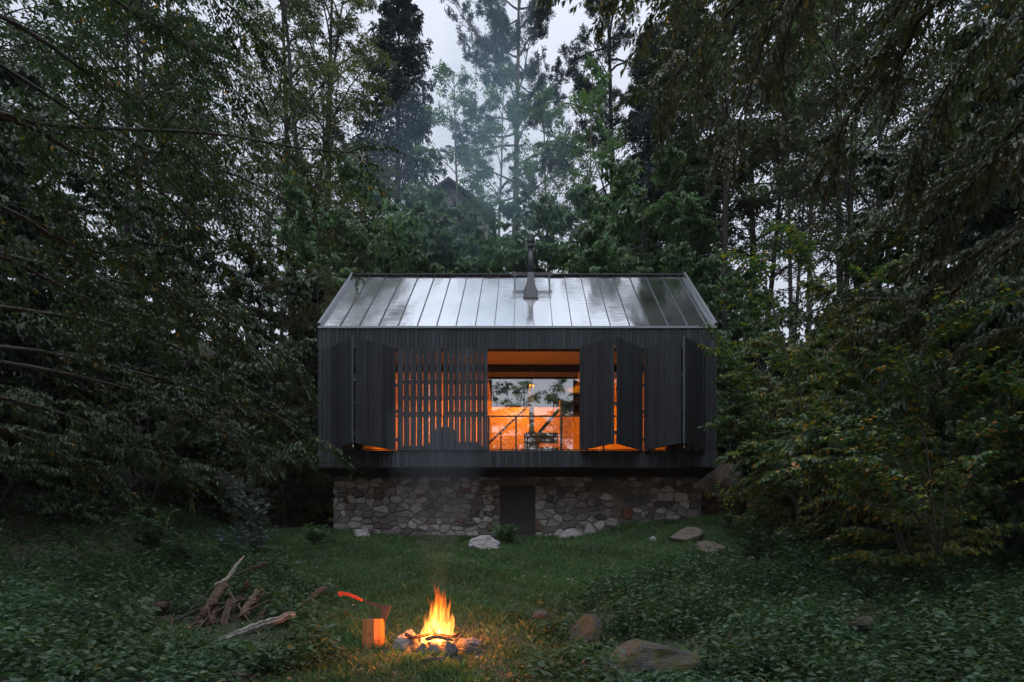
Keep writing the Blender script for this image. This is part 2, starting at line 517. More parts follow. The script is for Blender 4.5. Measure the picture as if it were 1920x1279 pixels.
# sweep's walkway
s = MB()
s.box(-.42, .83, 18.38, 18.47, 10.54, 10.575)
s.box(-.42, .83, 18.19, 18.22, 10.38, 10.43)
wk = s.build('walkway_rail', M['frame'], cabin)
s = MB()
for x in (-.33, .74):
    s = MB(); s.bar((x, 18.21, 10.5), (x, 18.1, ZE + 18.1 - YF), .025); s.bar((x, 18.45, 10.5), (x, 18.45, ZE + 18.45 - YF), .025); s.bar((x, 18.21, 10.5), (x, 18.45, 10.5), .02); s.build('bracket', M['frame'], wk)


# loggia + interior
YG = 17.0
s = MB(); s.box(XO0, XO1, YF + .15, YB - .05, ZO0 - .1, ZO0 - .01); s.build('floor', M['dark_wood'], cabin)
CX0, CX1 = -1.12, 1.02      # the tall dark middle bay
s = MB(); s.box(XO0, XO1, YF + .15, YG - .01, ZO1 + .0, ZO1 + .03); s.build('loggia_ceiling', M['ply_ceiling'], cabin)
for a_, b_ in ((XL + .05, CX0), (CX1 + .55, XR - .05)):
    s = MB(); s.box(a_, b_, YG + .01, YB - .05, ZO1 + .0, ZO1 + .03); s.build('ceiling', M['ply_ceiling'], cabin)
s = MB()
s.box(CX0 + .01, CX0 + .04, YG + .02, YB - .1, ZO1 + .04, 8.5)
s.box(CX1 + .5, CX1 + .53, YG + .02, YB - .1, ZO1 + .04, 8.5)
s.box(CX0 + .05, CX1 + .49, YG + .02, YG + .05, ZO1 + .04, ZE + .7)
s.build('stairwell_shade_lining', M['dark_wood'], cabin)  # near-black sheets stand in for the unlit void over the stairs
s = MB()
s.box(XO0 - .1, CX0, 19.8, 19.86, ZO0, ZO1 - .001)                    # partition, left of the stairwell
s.box(CX0, CX1 + .1, 19.2, 19.26, ZO0, 6.70)
s.box(CX1 + .1, XO1 + .1, 19.8, 19.86, ZO0, ZO1 - .001)
s.box(CX1 + .04, CX1 + .10, 18.9, 19.8, ZO0, 6.63)
s.build('partition', M['ply'], cabin)
for a_, b_ in ((XO0 - .06, XO0 - .001), (XO1 + .001, XO1 + .06)):
    s = MB(); s.box(a_, b_, YF + .16, 19.8, ZO0, ZO1); s.build('end_lining', M['ply'], cabin)
for a_, c_ in ((-4.42, -4.42), (3.45, 4.0)):  # walls added to keep lamp light out of the end bays
    s = MB(); s.box(a_, a_ + .06, YF + .16, 16.96, ZO0, ZO1 - .002); s.build('loggia_light_block', M['ply'], cabin)
    s = MB(); s.box(c_, c_ + .06, YG + .06, 19.79, ZO0, ZO1 - .002); s.build('room_light_block', M['ply'], cabin)
# glass wall
wn = MB()
for x0, x1 in ((XO0, -1.75), (-1.75, CX0 - .28), (CX0 - .28, 1.75), (1.75, XO1)):
    wn.box(x0 + .04, x1 - .04, YG, YG + .012, ZO0 + .04, 6.93)
wd = wn.build('window', M['glass'], cabin)
s = MB()
s.box(XO0, XO1, YG - .03, YG + .05, 6.93, ZO1 - .001); s.box(XO0, XO1, YG - .03, YG + .05, ZO0, ZO0 + .045)
for x in (XO0 + .03, -3.4, -1.75, 1.75, 3.3, XO1 - .03):
    s.box(x - .035, x + .035, YG - .03, YG + .05, ZO0 + .045, 6.93)
s.build('window_frame', M['frame'], wd)
# shelves and posts to the right of the stairwell
s = MB()
for z in (6.28, 6.62, 6.86): s.box(CX1 + .12, 2.2, 18.3, 18.6, z - .05, z)
s.box(CX1 + .06, CX1 + .12, 18.3, 18.6, ZO0, ZO1 - .02)
s.box(CX1 + .125, 2.2, 18.62, 18.66, 6.281, 7.1)
s.build('shelf', M['dark_wood'], cabin)
# stair
st = MB()
for i in range(5):
    xa = -.45 + i * .17; z = ZO0 + .25 + i * .17
    st.box(xa, xa + .2, 18.1, 18.9, z, z + .05)
    st.box(xa, xa + .05, 18.1, 18.14, z - .16, z)
for z in (5.45, 5.0): st.box(.42, 1.0, 18.2, 18.9, z, z + .13)
st.bar((-1.15, 17.7, 5.05), (.02, 17.7, 6.15), .045, .045)
st.bar((.4, 17.7, 5.4), (.98, 17.7, 6.1), .06, .09)
st.bar((-.72, 17.7, ZO0), (-.72, 17.7, 5.45), .04)
st.build('staircase', M['dark_wood'], cabin)

# balcony rail
s = MB()
zr = 5.385
s.box(XO0, XO1, YF + .06, YF + .10, zr - .03, zr)
s.box(XO0, XO1, YF + .07, YF + .09, ZO0 + .04, ZO0 + .06)
for px in (916, 967.5, 1052):
    x = (px - PX) * 16.08 / F
    s.box(x - .02, x + .02, YF + .062, YF + .098, ZO0, zr - .03)
for x in (-4.4, -3.4, -2.2, 2.1, 3.3, 4.2): s.box(x - .02, x + .02, YF + .062, YF + .098, ZO0, zr - .03)
rl = s.build('railing', M['frame'], cabin)
s = MB()
for a in np.arange(-.98, 1.46, .075): s.bar((a, YF + .08, ZO0 + .06), (a, YF + .08, zr - .03), .002)
for z in np.arange(ZO0 + .1, zr - .04, .045): s.bar((-.98, YF + .08, z), (1.46, YF + .08, z), .0018)
s.build('wire_mesh', M['frame'], rl)


# shutters: leaves of vertical slats, standing folded out or flat
def shutter(x0, y0, x1, y1, slatted=1.0, edge=None, z0=ZO0 + .0, z1=ZO1 + .0, rails=True):
    a = np.array([x0, y0, 0.]); b = np.array([x1, y1, 0.])
    L = np.linalg.norm(b - a); d = (b - a) / L; n = np.array([d[1], -d[0], 0])
    if n[1] > 0: n = -n
    m = MB()
    pitch, sw = .160, .142 + .016 * (1 - slatted)
    k = max(1, round(L / pitch)); pitch = L / k
    for i in range(k):
        g = (pitch - sw * pitch / .16) / 2
        c = a + d * (pitch * (i + .5)) + np.array([0, 0, (z0 + z1) / 2])
        # two narrow boards per slat
        hw_ = pitch / 2 - g
        for sgn in (-.5, .5):
            m.obox(c + d * (sgn * hw_) + n * (.012 + R.uniform(-.003, .003)), d * (hw_ / 2 - .002), n * .011, np.array([0, 0, (z1 - z0) / 2]))
    sh = m.build('shutter', M['clad_dark'] if slatted < .9 else M['clad'], cabin)
    rz = [z0 + .06, z0 + .99, z0 + 1.40, z0 + 1.83, z1 - .075] if rails else [z0 + .05, z1 - .05]
    for z in rz:
        hh = .06 if z in (rz[0], rz[-1]) else .045
        c = (a + b) / 2 + np.array([0, 0, z]) - n * .014
        r = MB(); r.obox(c, d * (L / 2 - .004), n * .012, np.array([0, 0, hh])); r.build('shutter_rail', M['frame'], sh)
    if edge is not None:
        e = MB()
        c = (b if edge else a) + np.array([0, 0, (z0 + z1) / 2]) + n * .012 + (d if edge else -d) * .012
        e.obox(c, d * .010, n * .03, np.array([0, 0, (z1 - z0) / 2 - .002]))
        e.build('edge_glint_strip', M['edge_glint'], sh)
    return sh


M['edge_glint'] = plain('shutter_edge_glint', (.06, .072, .085), .5, 0)  # pale blue-grey stands in for light caught on the leaf ends
yf = YF - .05; po = .64
shutter(-5.19, yf, -4.42, yf - po, .15, edge=True)
shutter(-4.36, yf - po, -3.46, yf, .15)
shutter(-3.42, yf + .01, -2.22, yf + .01, 1.0)
shutter(-2.20, yf + .01, -1.00, yf + .01, 1.0)
shutter(1.455, yf, 2.275, yf - po, .05)
shutter(2.335, yf - po, 3.115, yf, .05)
shutter(3.165, yf, 4.00, yf - po, .05)
shutter(4.06, yf - po, 4.79, yf, .05, edge=False)
# hinge knuckles between neighbouring leaves
for x, y in ((-4.39, yf - po), (2.305, yf - po), (3.14, yf), (4.03, yf - po), (-3.44, yf)):
    for z in (4.7, 5.45, 6.15, 6.9):
        s = MB(); s.box(x - .035, x + .035, y - .01, y + .02, z - .04, z + .04); s.build('hinge', M['frame'], cabin)

# furniture behind the glass
sv = empty('stove', 'tall black cylindrical stove in the middle behind the cabin glass', 'stove', (.19, 18.0, ZO0))
s = MB()
s.tube([(0, 0, 0), (0, 0, 1.05)], .235, 28); s.build('stove_body', M['frame'], sv, False)
s = MB(); s.tube([(0, 0, 1.05), (0, 0, 2.9)], .075, 16); s.build('stove_pipe', M['frame'], sv)
ac = empty('armchair', 'dark high backed armchair behind the slatted shutters', 'armchair', (-2.45, 17.9, ZO0))
s = MB(); s.box(-.33, .33, -.35, .35, .18, .45); s.build('seat', M['dark_wood'], ac)
s = MB()
s.ring_loft([[(-.30, .22, .45), (.30, .22, .45), (.30, .36, .45), (-.30, .36, .45)], [(-.30, .26, 1.2), (.30, .26, 1.2), (.30, .40, 1.2), (-.30, .40, 1.2)],
             [(-.24, .28, 1.32), (.24, .28, 1.32), (.24, .40, 1.32), (-.24, .40, 1.32)]])
s.build('backrest', M['dark_wood'], ac)
for x in (-.36, .36):
    s = MB(); s.box(x - .05, x + .05, -.33, .3, .18, .68); s.build('armrest', M['dark_wood'], ac)
for x in (-.28, .28):
    for y in (-.28, .28):
        s = MB(); s.box(x - .03, x + .03, y - .03, y + .03, -.01, .18); s.build('leg', M['dark_wood'], ac)
tb = empty('dining_table', 'low dark table beside the armchair behind the slatted shutters', 'table', (-1.75, 18.1, ZO0))
s = MB(); s.box(-.5, .35, -.35, .35, .70, .75); s.build('tabletop', M['dark_wood'], tb)
for x in (-.45, .30):
    for y in (-.3, .3):
        s = MB(); s.box(x - .025, x + .025, y - .025, y + .025, -.01, .70); s.build('leg', M['dark_wood'], tb)

# stone base
YS = 16.9
SX0, SX1 = -5.44, 5.02
DX0, DX1 = -.72, .275
s = MB()
s.box(SX0 + .04, DX0, YS + .045, YS + .5, .8, ZB - .03)
s.box(DX1, SX1 - .04, YS + .045, YS + .5, .8, ZB - .03)
s.box(DX0, DX1, YS + .045, YS + .5, 3.72, ZB - .03)
s.box(SX0 + .04, SX0 + .5, YS + .5, YB - .4, 1.2, ZB - .03)
s.box(SX1 - .5, SX1 - .04, YS + .5, YB - .4, 1.2, ZB - .03)
base_ = s.build('stone_base', M['mortar'], cabin)


def stone_poly(mb, pts, y, th, tint, ax=0):
    """a rough pillowy stone: outline pts (x,z) lofted outward with shrinking rings"""
    P = np.array(pts); c = P.mean(0)
    rings = []
    for sh_, dy in ((1.0, 0.0), (.965, th * .6), (.86, th * .93), (.5, th * (1 + R.uniform(-.08, .12)))):
        r = []
        for p in P:
            q = c + (p - c) * sh_ * (1 + R.uniform(-.03, .03))
            yy = dy + R.uniform(-.006, .006)
            r.append((q[0], y - yy, q[1]) if ax == 0 else ((y - yy) if ax == 1 else (y + yy), q[0], q[1]))
        rings.append(r)
    n = len(P); V = [v for r in rings for v in r]; Fs = []
    for i in range(3):
        for j in range(n):
            k = (j + 1) % n
            Fs.append((i * n + j, i * n + k, (i + 1) * n + k, (i + 1) * n + j))
    V.append(tuple(np.mean(rings[-1], 0)))
    for j in range(n): Fs.append((3 * n + j, 3 * n + (j + 1) % n, 4 * n))
    mb.add(V, Fs, tint)


def clip_poly(P, q, n):
    """keep the side of the line through q where (p-q).n < 0"""
    out = []
    for i in range(len(P)):
        a, c = P[i], P[(i + 1) % len(P)]
        da = (a[0] - q[0]) * n[0] + (a[1] - q[1]) * n[1]; dc = (c[0] - q[0]) * n[0] + (c[1] - q[1]) * n[1]
        if da <= 0: out.append(a)
        if da * dc < 0:
            t = da / (da - dc); out.append((a[0] + (c[0] - a[0]) * t, a[1] + (c[1] - a[1]) * t))
    return out


def rubble(x0, x1, z0, z1, y, ax=0):
    m = MB(); pts = []
    kx = 1.45
    z = z0 + .06
    row = 0
    while z < z1 + .1:
        h = R.uniform(.13, .25); x = x0 - .1 + R.uniform(0, .2)
        while x < x1 + .2:
            wd_ = R.uniform(.14, .44)
            pts.append((x + wd_ / 2, z + R.uniform(-.045, .045)))
            if wd_ > .3 and R.random() < .3: pts.append((x + wd_ * R.random(), z + h * .5))
            x += wd_
        z += h
    pts = [(p[0] + R.uniform(-.03, .03), p[1]) for p in pts if R.random() > .2]
    pts += [(R.uniform(x0, x1), R.uniform(z0, z1)) for _ in range(int((x1 - x0) * (z1 - z0) * 5))]
    for i, p in enumerate(pts):
        if not (x0 < p[0] < x1 and z0 < p[1] < z1): continue
        P = [(p[0] - .5, p[1] - .4), (p[0] + .5, p[1] - .4), (p[0] + .5, p[1] + .4), (p[0] - .5, p[1] + .4)]
        for q in pts:
            if q is p or abs(q[0] - p[0]) > .9 or abs(q[1] - p[1]) > .6: continue
            d = (q[0] - p[0], (q[1] - p[1]) * kx * kx)
            mid = ((q[0] + p[0]) / 2, (q[1] + p[1]) / 2)
            P = clip_poly(P, mid, d)
            if len(P) < 3: break
        for q, n in (((x0, 0), (-1, 0)), ((x1, 0), (1, 0)), ((0, z0), (0, -1)), ((0, z1), (0, 1))):
            if len(P) >= 3: P = clip_poly(P, q, n)
        if len(P) < 3: continue
        P = np.array(P); c = P.mean(0)
        ext = P.max(0) - P.min(0)
        if min(ext) < .05 or R.random() < .07: continue
        g = R.uniform(.005, .02)
        P = c + (P - c) * np.clip(1 - 2 * g / ext, .4, 1)
        for k_ in (R.uniform(.08, .2), .2):   # knock the corners off
            A = P * (1 - k_) + np.roll(P, -1, 0) * k_; B = P * k_ + np.roll(P, -1, 0) * (1 - k_)
            P = np.stack([A, B], 1).reshape(-1, 2)
        P = P + np.array([[R.uniform(-.006, .006), R.uniform(-.006, .006)] for _ in P])
        t = R.random(); t = t * .8 if R.random() < .55 else t
        stone_poly(m, [tuple(q) for q in P], y + .045 if ax == 0 else y, R.uniform(.012, .05), t, ax)
    return m


for (a, b) in ((SX0, DX0), (DX1, SX1)):
    rubble(a, b, 1.6, ZB - .04, YS).build('rubble_face', M['stone'], base_, False)
rubble(YS + .1, YB - .5, 1.9, ZB - .04, SX0 + .045, 1).build('rubble_face', M['stone'], base_)
rubble(YS + .1, YB - .5, 1.9, ZB - .04, SX1 - .045, 2).build('rubble_face', M['stone'], base_)
s = MB(); s.box(DX0 + .01, DX1 - .01, YS + .10, YS + .15, 2.26, 3.71)
dr = s.build('door', M['door'], cabin)
s = MB()
s.box(DX0 + .002, DX0 + .045, YS + .03, YS + .16, 2.26, 3.715); s.box(DX1 - .045, DX1 - .002, YS + .03, YS + .16, 2.26, 3.715)
s.box(DX0 + .046, DX1 - .046, YS + .03, YS + .16, 3.67, 3.715)
s.build('door_frame', M['door'], dr)
s = MB(); s.tube([(DX0 + .12, YS + .06, 3.0), (DX0 + .22, YS + .06, 3.0)], .012, 8); s.tube([(DX0 + .13, YS + .1, 3.0), (DX0 + .13, YS + .055, 3.0)], .012, 8)
s.build('handle', M['frame'], dr)
s = MB(); s.box(DX0 + .06, DX1 - .002, YS - .1, YS + .2, 1.7, 2.255); s.build('door_step', M['concrete'], cabin)

# ------------------------------------------------------------ rocks & boulders
def rock(name, label, loc, size, mat, seed, flat=1.0, cat='rock', group=None, rz=None, cuts=10, sub=4):
    import bmesh
    rr = random.Random(seed)
    bm = bmesh.new()
    bmesh.ops.create_icosphere(bm, subdivisions=sub, radius=1)
    planes = []
    for _ in range(cuts):
        v = Vector((rr.gauss(0, 1), rr.gauss(0, 1), rr.gauss(0, 1))).normalized()
        planes.append((v, rr.uniform(.52, .86)))
    for v in bm.verts:
        c = v.co.copy()
        for n_, d_ in planes:
            k = c.dot(n_)
            if k > d_: c -= n_ * (k - d_) * .88
        from mathutils import noise as mn_
        f1 = mn_.noise(c * 1.7 + Vector((seed, 0, 0))); f2 = mn_.noise(c * 5 + Vector((0, seed, 0)))
        h = math.sin(c.x * 5.1 + seed) * math.cos(c.y * 4.3 + seed * 2) * math.sin(c.z * 4.7 + seed * 3)
        h2 = math.sin(c.x * 13 + seed) * math.cos(c.y * 11 + seed * 2.2) * math.sin(c.z * 12 + seed)
        v.co = c * (1 + .03 * h + .02 * h2 + .16 * f1 + .07 * f2)
    me = bpy.data.meshes.new(name); bm.to_mesh(me); bm.free()
    me.polygons.foreach_set('use_smooth', np.zeros(len(me.polygons), dtype=bool))
    a = me.attributes.new('tint', 'FLOAT', 'FACE'); a.data.foreach_set('value', np.full(len(me.polygons), rr.random(), dtype=np.float32))
    me.materials.append(mat)
    o = link(name, me, mat)
    o.location = loc; o.scale = size; o.rotation_euler = (rr.uniform(-.15, .15), rr.uniform(-.15, .15), rr.uniform(0, 6) if rz is None else rz)
    return tag(o, label, cat, group)


def ground_Y(px, py, ymax=17.0):
    ys = np.linspace(5.0, ymax, 600)
    g = PY - ground_z((px - PX) * ys / F, ys) / ys * F
    k = np.where(g <= py)[0]
    return float(ys[k[0]]) if len(k) else ymax


def rock_px(name, label, px, py_base, Y, wpx, hpx, mat, seed, depth=1.0, sink=.25, **kw):
    if Y < 0:      # stand it where the ground meets that line
        Y = ground_Y(px, py_base, -Y)
    x = (px - PX) * Y / F; wd_ = wpx * Y / F / 2; hh = hpx * Y / F
    zb = (PY - py_base) * Y / F
    rz_ = kw.pop('rz', 0.0)
    return rock(name, label, (x, Y + wd_ * depth * .3, zb + hh * (.5 - sink)), (wd_ * 1.12, wd_ * depth, hh * (.5 + sink) * 1.15), mat, seed, rz=rz_, **kw)


rock_px('boulder', 'pale grey boulder in the grass left of the cellar door', 908, 1030, -16.0, 58, 24, M['rock'], 3, .8, cat='boulder', rz=.3)
rock_px('boulder', 'low boulder at the foot of the stone base near its left end', 678, 1008, -16.4, 34, 20, M['rock'], 5, .8, cat='boulder', rz=.8)
rock_px('boulder', 'large dark boulder beside the right corner of the stone base', 1356, 945, 17.6, 92, 82, M['rock_brown'], 8, .9, cat='boulder', rz=.6)
rock_px('boulder', 'mossy boulder half buried among weeds right of the campfire', 1101, 1203, -17, 76, 48, M['mossy'], 11, .9, cat='boulder', sub=4, cuts=7)
rock_px('boulder', 'long flat dark boulder with moss near the bottom edge', 1228, 1266, -17, 190, 66, M['mossy'], 14, .7, cat='boulder', sub=4, cuts=7)
rock_px('boulder', 'small reddish rock in weeds between campfire and mossy boulder', 1017, 1162, -17, 46, 17, M['rock_brown'], 17, .8, cat='boulder')
rock_px('boulder', 'dim mossy boulder in the undergrowth at far right', 1612, 1188, -17, 66, 36, M['mossy'], 21, .8, cat='boulder')
rock_px('boulder', 'flat brown ledge rock in the grass before the right corner', 1290, 1016, -15.8, 80, 24, M['rock_brown'], 23, .8, cat='boulder')
rock_px('boulder', 'brown rubble rock lower right of the ledge rock', 1332, 1040, -15.6, 64, 24, M['rock_brown'], 24, .8, cat='boulder')
rock_px('boulder', 'grey slab rock behind the yellow flowered plant', 1350, 992, 16.6, 90, 16, M['rock'], 26, .6, cat='boulder')
rock_px('boulder', 'slanting grey slab leaning on the stone base right of the door', 1080, 1016, 16.6, 62, 24, M['rock'], 28, .5, cat='boulder', rz=.2)
rock_px('boulder', 'squarish stone fallen against the base beside the slanting slab', 1107, 1006, 16.65, 24, 26, M['rock'], 29, .8, cat='boulder')
rock_px('boulder', 'crumbly brown stone at the foot of the base', 1130, 1010, 16.65, 36, 20, M['rock_brown'], 31, .7, cat='boulder')
rock_px('boulder', 'low pale stone beside the right jamb of the door', 1028, 1018, 16.7, 44, 15, M['rock'], 33, .6, cat='boulder')
rock_px('boulder', 'tiny pale stone lying in the lawn below the base', 1224, 1016, -15.8, 14, 9, M['rock'], 36, .9, cat='boulder')
rock_px('boulder', 'flat sunken slab in front of the fire ring', 806, 1250, -17, 84, 17, M['mossy'], 39, .6, cat='boulder')
rock_px('boulder', 'grey slab at the bottom edge below the log pile', 420, 1285, -17, 100, 20, M['rock_brown'], 41, .6, cat='boulder')

# -------------------------------------------------------------- campfire
FX, FY = -1.03, 7.05
FZ = float(ground_z(FX, FY)) - .02
fg = 'stones of the fire ring'
rock_px('fire_stone', 'big pale rounded stone at the left end of the fire ring', 763, 1217, 6.95, 50, 34, M['rock_soot'], 51, .8, cat='stone', group=fg, rz=.4)
rock_px('fire_stone', 'small blocky stone at the front left of the fire ring', 791, 1228, 6.72, 21, 20, M['rock_soot'], 52, .9, cat='stone', group=fg)
rock_px('fire_stone', 'squarish grey stone at the front middle of the fire ring', 815, 1227, 6.68, 25, 21, M['rock_soot'], 53, .9, cat='stone', group=fg)
rock_px('fire_stone', 'pointed grey stone at the front right of the fire ring', 841, 1226, 6.70, 28, 22, M['rock_soot'], 54, .9, cat='stone', group=fg)
rock_px('fire_stone', 'flat pale stone at the right end of the fire ring', 878, 1214, 6.95, 44, 18, M['rock_soot'], 55, .8, cat='stone', group=fg, rz=.3)
rock_px('fire_stone', 'reddish brown stone under the flat one at the right end', 882, 1225, 6.82, 44, 15, M['rock_brown'], 56, .8, cat='stone', group=fg)
rock_px('fire_stone', 'sooty stone behind the flames on the left', 792, 1203, 7.35, 30, 14, M['rock_brown'], 57, .8, cat='stone', group=fg)
rock_px('fire_stone', 'sooty stone behind the flames on the right', 850, 1202, 7.35, 36, 14, M['rock_brown'], 58, .8, cat='stone', group=fg)

M['rock_fire'] = M['rock']
M['char'] = tint_mat('charred_stick', [(0, (.03, .02, .015)), (1, (.12, .07, .045))], .85, bump=.8, bscale=40, noise_amt=.6, nscale=(25, 25, 25))


def stick(name, label, pts, rad, mat, group=None, n=9, noise=.12, cat='log', seed=1):
    C = np.array(pts); m = len(C); rr = random.Random(seed * 7 + 1)
    Cx = np.vstack([2 * C[0] - C[1], C, 2 * C[-1] - C[-2]]); P, Rr = [], []
    rad = list(rad) if hasattr(rad, '__len__') else [rad] * m
    k = 6 * (m - 1) + 1
    for v in np.linspace(0, m - 1, k):
        i = min(int(v), m - 2); u = v - i
        p0, p1, p2, p3 = Cx[i], Cx[i + 1], Cx[i + 2], Cx[i + 3]
        P.append(.5 * ((2 * p1) + (-p0 + p2) * u + (2 * p0 - 5 * p1 + 4 * p2 - p3) * u * u + (-p0 + 3 * p1 - 3 * p2 + p3) * u ** 3))
        r_ = rad[i] * (1 - u) + rad[i + 1] * u
        e = min(v, m - 1 - v) / (m - 1)
        P[-1] = P[-1] + np.array([rr.gauss(0, 1), rr.gauss(0, 1), rr.gauss(0, 1)]) * r_ * noise * .5
        Rr.append(r_ * (.55 + .45 * min(1, e / .06)) * rr.uniform(1 - noise * .6, 1 + noise * .6))
    s = MB(); s.tube(P, Rr, n + 3, noise=noise * .35, seed=seed)
    if n > 6:    # split, fluted grain running along the wood
        V = np.array(s.v); nn = n + 3; prof = np.array([rr.uniform(.62, 1.12) for _ in range(nn)])
        V = V.reshape(len(P), nn, 3); c = V.mean(1, keepdims=True); V = c + (V - c) * prof[None, :, None]
        s.v = [tuple(q) for q in V.reshape(-1, 3)]
    o = s.build(name, mat, None, False)
    return tag(o, label, cat, group)


sg = 'sticks burning in the campfire'
stick('firewood_stick', 'long stick lying across the left ring stone into the flames', [at(759, 1188, 6.9), at(775, 1194, 6.9), at(795, 1191, 6.95), at(818, 1184, 7.05)], [.024, .022, .02, .018], M['char'], sg, seed=2)
stick('firewood_stick', 'short forked stick standing up in the middle of the flames', [at(807, 1171, 7.0), at(812, 1180, 7.0), at(820, 1190, 7.0)], [.014, .018, .02], M['char'], sg, seed=3)
stick('firewood_stick', 'thick stick reaching out to the right of the fire', [at(812, 1190, 6.95), at(835, 1192, 6.95), at(850, 1194, 6.9), at(862, 1187, 6.9)], [.022, .022, .02, .02], M['char'], sg, seed=4)
stick('firewood_stick', 'charred stick low across the front of the embers', [at(798, 1199, 6.85), at(820, 1194, 6.85), at(850, 1201, 6.85)], [.026, .026, .02], M['char'], sg, seed=5)
stick('firewood_stick', 'stub of wood glowing behind the flames', [at(810, 1164, 7.1), at(826, 1178, 7.1), at(836, 1196, 7.1)], [.03, .034, .03], M['char'], sg, seed=6)
stick('firewood_stick', 'blackened stick in the embers on the right front', [at(838, 1206, 6.8), at(852, 1212, 6.75), at(858, 1219, 6.7)], [.018, .016, .012], M['char'], sg, seed=7)

# flames: thin luminous gas, built as closed tongues
def build_flames():
    cf = empty('campfire', 'bright orange campfire burning inside the ring of stones', 'campfire', (FX, FY, FZ + .06))
    fm, nt, out = new_mat('flame_gas')
    L = nt.links.new
    tc = N(nt, 'ShaderNodeTexCoord')
    sp = N(nt, 'ShaderNodeSeparateXYZ'); L(tc.outputs['Object'], sp.inputs[0])
    mr = N(nt, 'ShaderNodeMapRange'); mr.inputs[1].default_value = 0; mr.inputs[2].default_value = .62; L(sp.outputs[2], mr.inputs[0])
    c = ramp(nt, [(0, (1, .46, .10)), (.35, (1, .34, .05)), (.7, (1, .19, .016)), (1, (1, .10, .006))], mr.outputs[0])
    k = ramp(nt, [(0, (1, 1, 1)), (.45, (.7,) * 3), (1, (.28,) * 3)], mr.outputs[0])
    mp = N(nt, 'ShaderNodeMapping'); mp.inputs['Scale'].default_value = (26, 26, 5); L(tc.outputs['Object'], mp.inputs[0])
    nz = N(nt, 'ShaderNodeTexNoise', Scale=1.0, Detail=3.0); L(mp.outputs[0], nz.inputs['Vector'])
    nr = ramp(nt, [(.40, (.04,) * 3), (.64, (1.7,) * 3)], nz.outputs[0])
    mu = N(nt, 'ShaderNodeMath', operation='MULTIPLY'); L(k.outputs[0], mu.inputs[0]); L(nr.outputs[0], mu.inputs[1])
    m2 = N(nt, 'ShaderNodeMath', operation='MULTIPLY'); L(mu.outputs[0], m2.inputs[0]); m2.inputs[1].default_value = FLAME
    e = N(nt, 'ShaderNodeEmission'); L(c.outputs[0], e.inputs[0]); L(m2.outputs[0], e.inputs[1])
    L(e.outputs[0], out.inputs['Volume'])
    # (x offset, y, base z, height, half width, lean)
    T = [(0, 0, 0, .66, .085, .02), (-.07, .02, .0, .52, .075, -.01), (.07, -.02, .02, .50, .07, .05), (-.12, 0, .0, .36, .06, -.03), (.13, .01, .02, .34, .06, .05),
         (.03, .05, .05, .60, .06, .04), (-.03, -.05, .0, .44, .07, -.02), (.10, .04, .1, .44, .035, .04), (-.16, -.04, -.02, .26, .045, .0), (.02, -.09, -.03, .28, .05, 0),
         (-.05, .06, .12, .50, .04, .02), (.17, -.02, 0, .24, .04, .03), (-.19, .0, -.05, .2, .035, .04), (-.02, .03, .30, .42, .028, -.02), (.05, .0, .34, .36, .024, .03), (-.09, .03, .26, .30, .022, -.03), (.12, -.03, .2, .34, .022, .03), (-.14, .02, .14, .26, .02, -.02)]
    for i, (ox, oy, z0, h, hw_, lean) in enumerate(T):
        s = MB(); pts, rad = [], []
        ph = R.uniform(0, 6)
        for j in range(12):
            t = j / 11
            pts.append((ox + lean * t * t + .016 * math.sin(ph + t * 7) * t, oy + .012 * math.cos(ph + t * 6) * t, (z0 + h * t) * 1.06))
            rad.append(max(.002, hw_ * (.55 + 1.3 * t) * (1 - t) ** .9 * 1.15 if t > 0 else hw_ * .45))
        s.tube(pts, rad, 12, noise=.08, seed=i)
        s.build('flame', fm, cf, True)
    s = MB()
    rings = []
    for k_, (rr_, zz) in enumerate(((.34, -.07), (.30, -.045), (.22, -.02), (.1, -.005), (.02, 0))):
        rings.append([(rr_ * math.cos(a) * R.uniform(.9, 1.1), rr_ * .8 * math.sin(a) * R.uniform(.9, 1.1), zz + R.uniform(-.006, .006)) for a in np.linspace(0, 6.283, 22)[:-1]])
    s.ring_loft(rings); s.build('ash_bed', tint_mat('ash', [(0, (.03, .028, .027)), (1, (.05, .047, .045))], .95, bump=1, bscale=40, noise_amt=.7, nscale=(20, 20, 20)), cf)
    s = MB()
    for i in range(46):
        a = R.uniform(0, 6.28); rr_ = R.uniform(0, .23)
        x, y = rr_ * math.cos(a), rr_ * math.sin(a) * .8
        q = R.uniform(.012, .028)
        s.obox((x, y, R.uniform(-.05, .01)), (q, R.uniform(-q, q) * .4, 0), (-q * .3, q, 0), (0, 0, q * .8))
    em, nt, out = new_mat('glowing_embers')
    t = attr(nt, 'tint')
    c = ramp(nt, [(0, (.01, .005, .004)), (.4, (.3, .03, .004)), (1, (1, .25, .03))], t)
    e = N(nt, 'ShaderNodeEmission', Strength=3.5); nt.links.new(c.outputs[0], e.inputs[0]); nt.links.new(e.outputs[0], out.inputs[0])
    tag(s.build('embers', em, cf), kind='stuff')
    # light given off by the flames
    for (dx, dy, dz, e_, r_) in ((-.02, -.06, .26, 30, .09),):
        li = bpy.data.lights.new('fire_light', 'POINT'); li.energy = e_ * FIRE; li.color = (1, .24, .03); li.shadow_soft_size = r_
        lo = bpy.data.objects.new('fire_light', li); COL.objects.link(lo); lo.location = (FX + dx, FY + dy, FZ + .06 + dz)


FLAME, FIRE = 36, 4.6
build_flames()

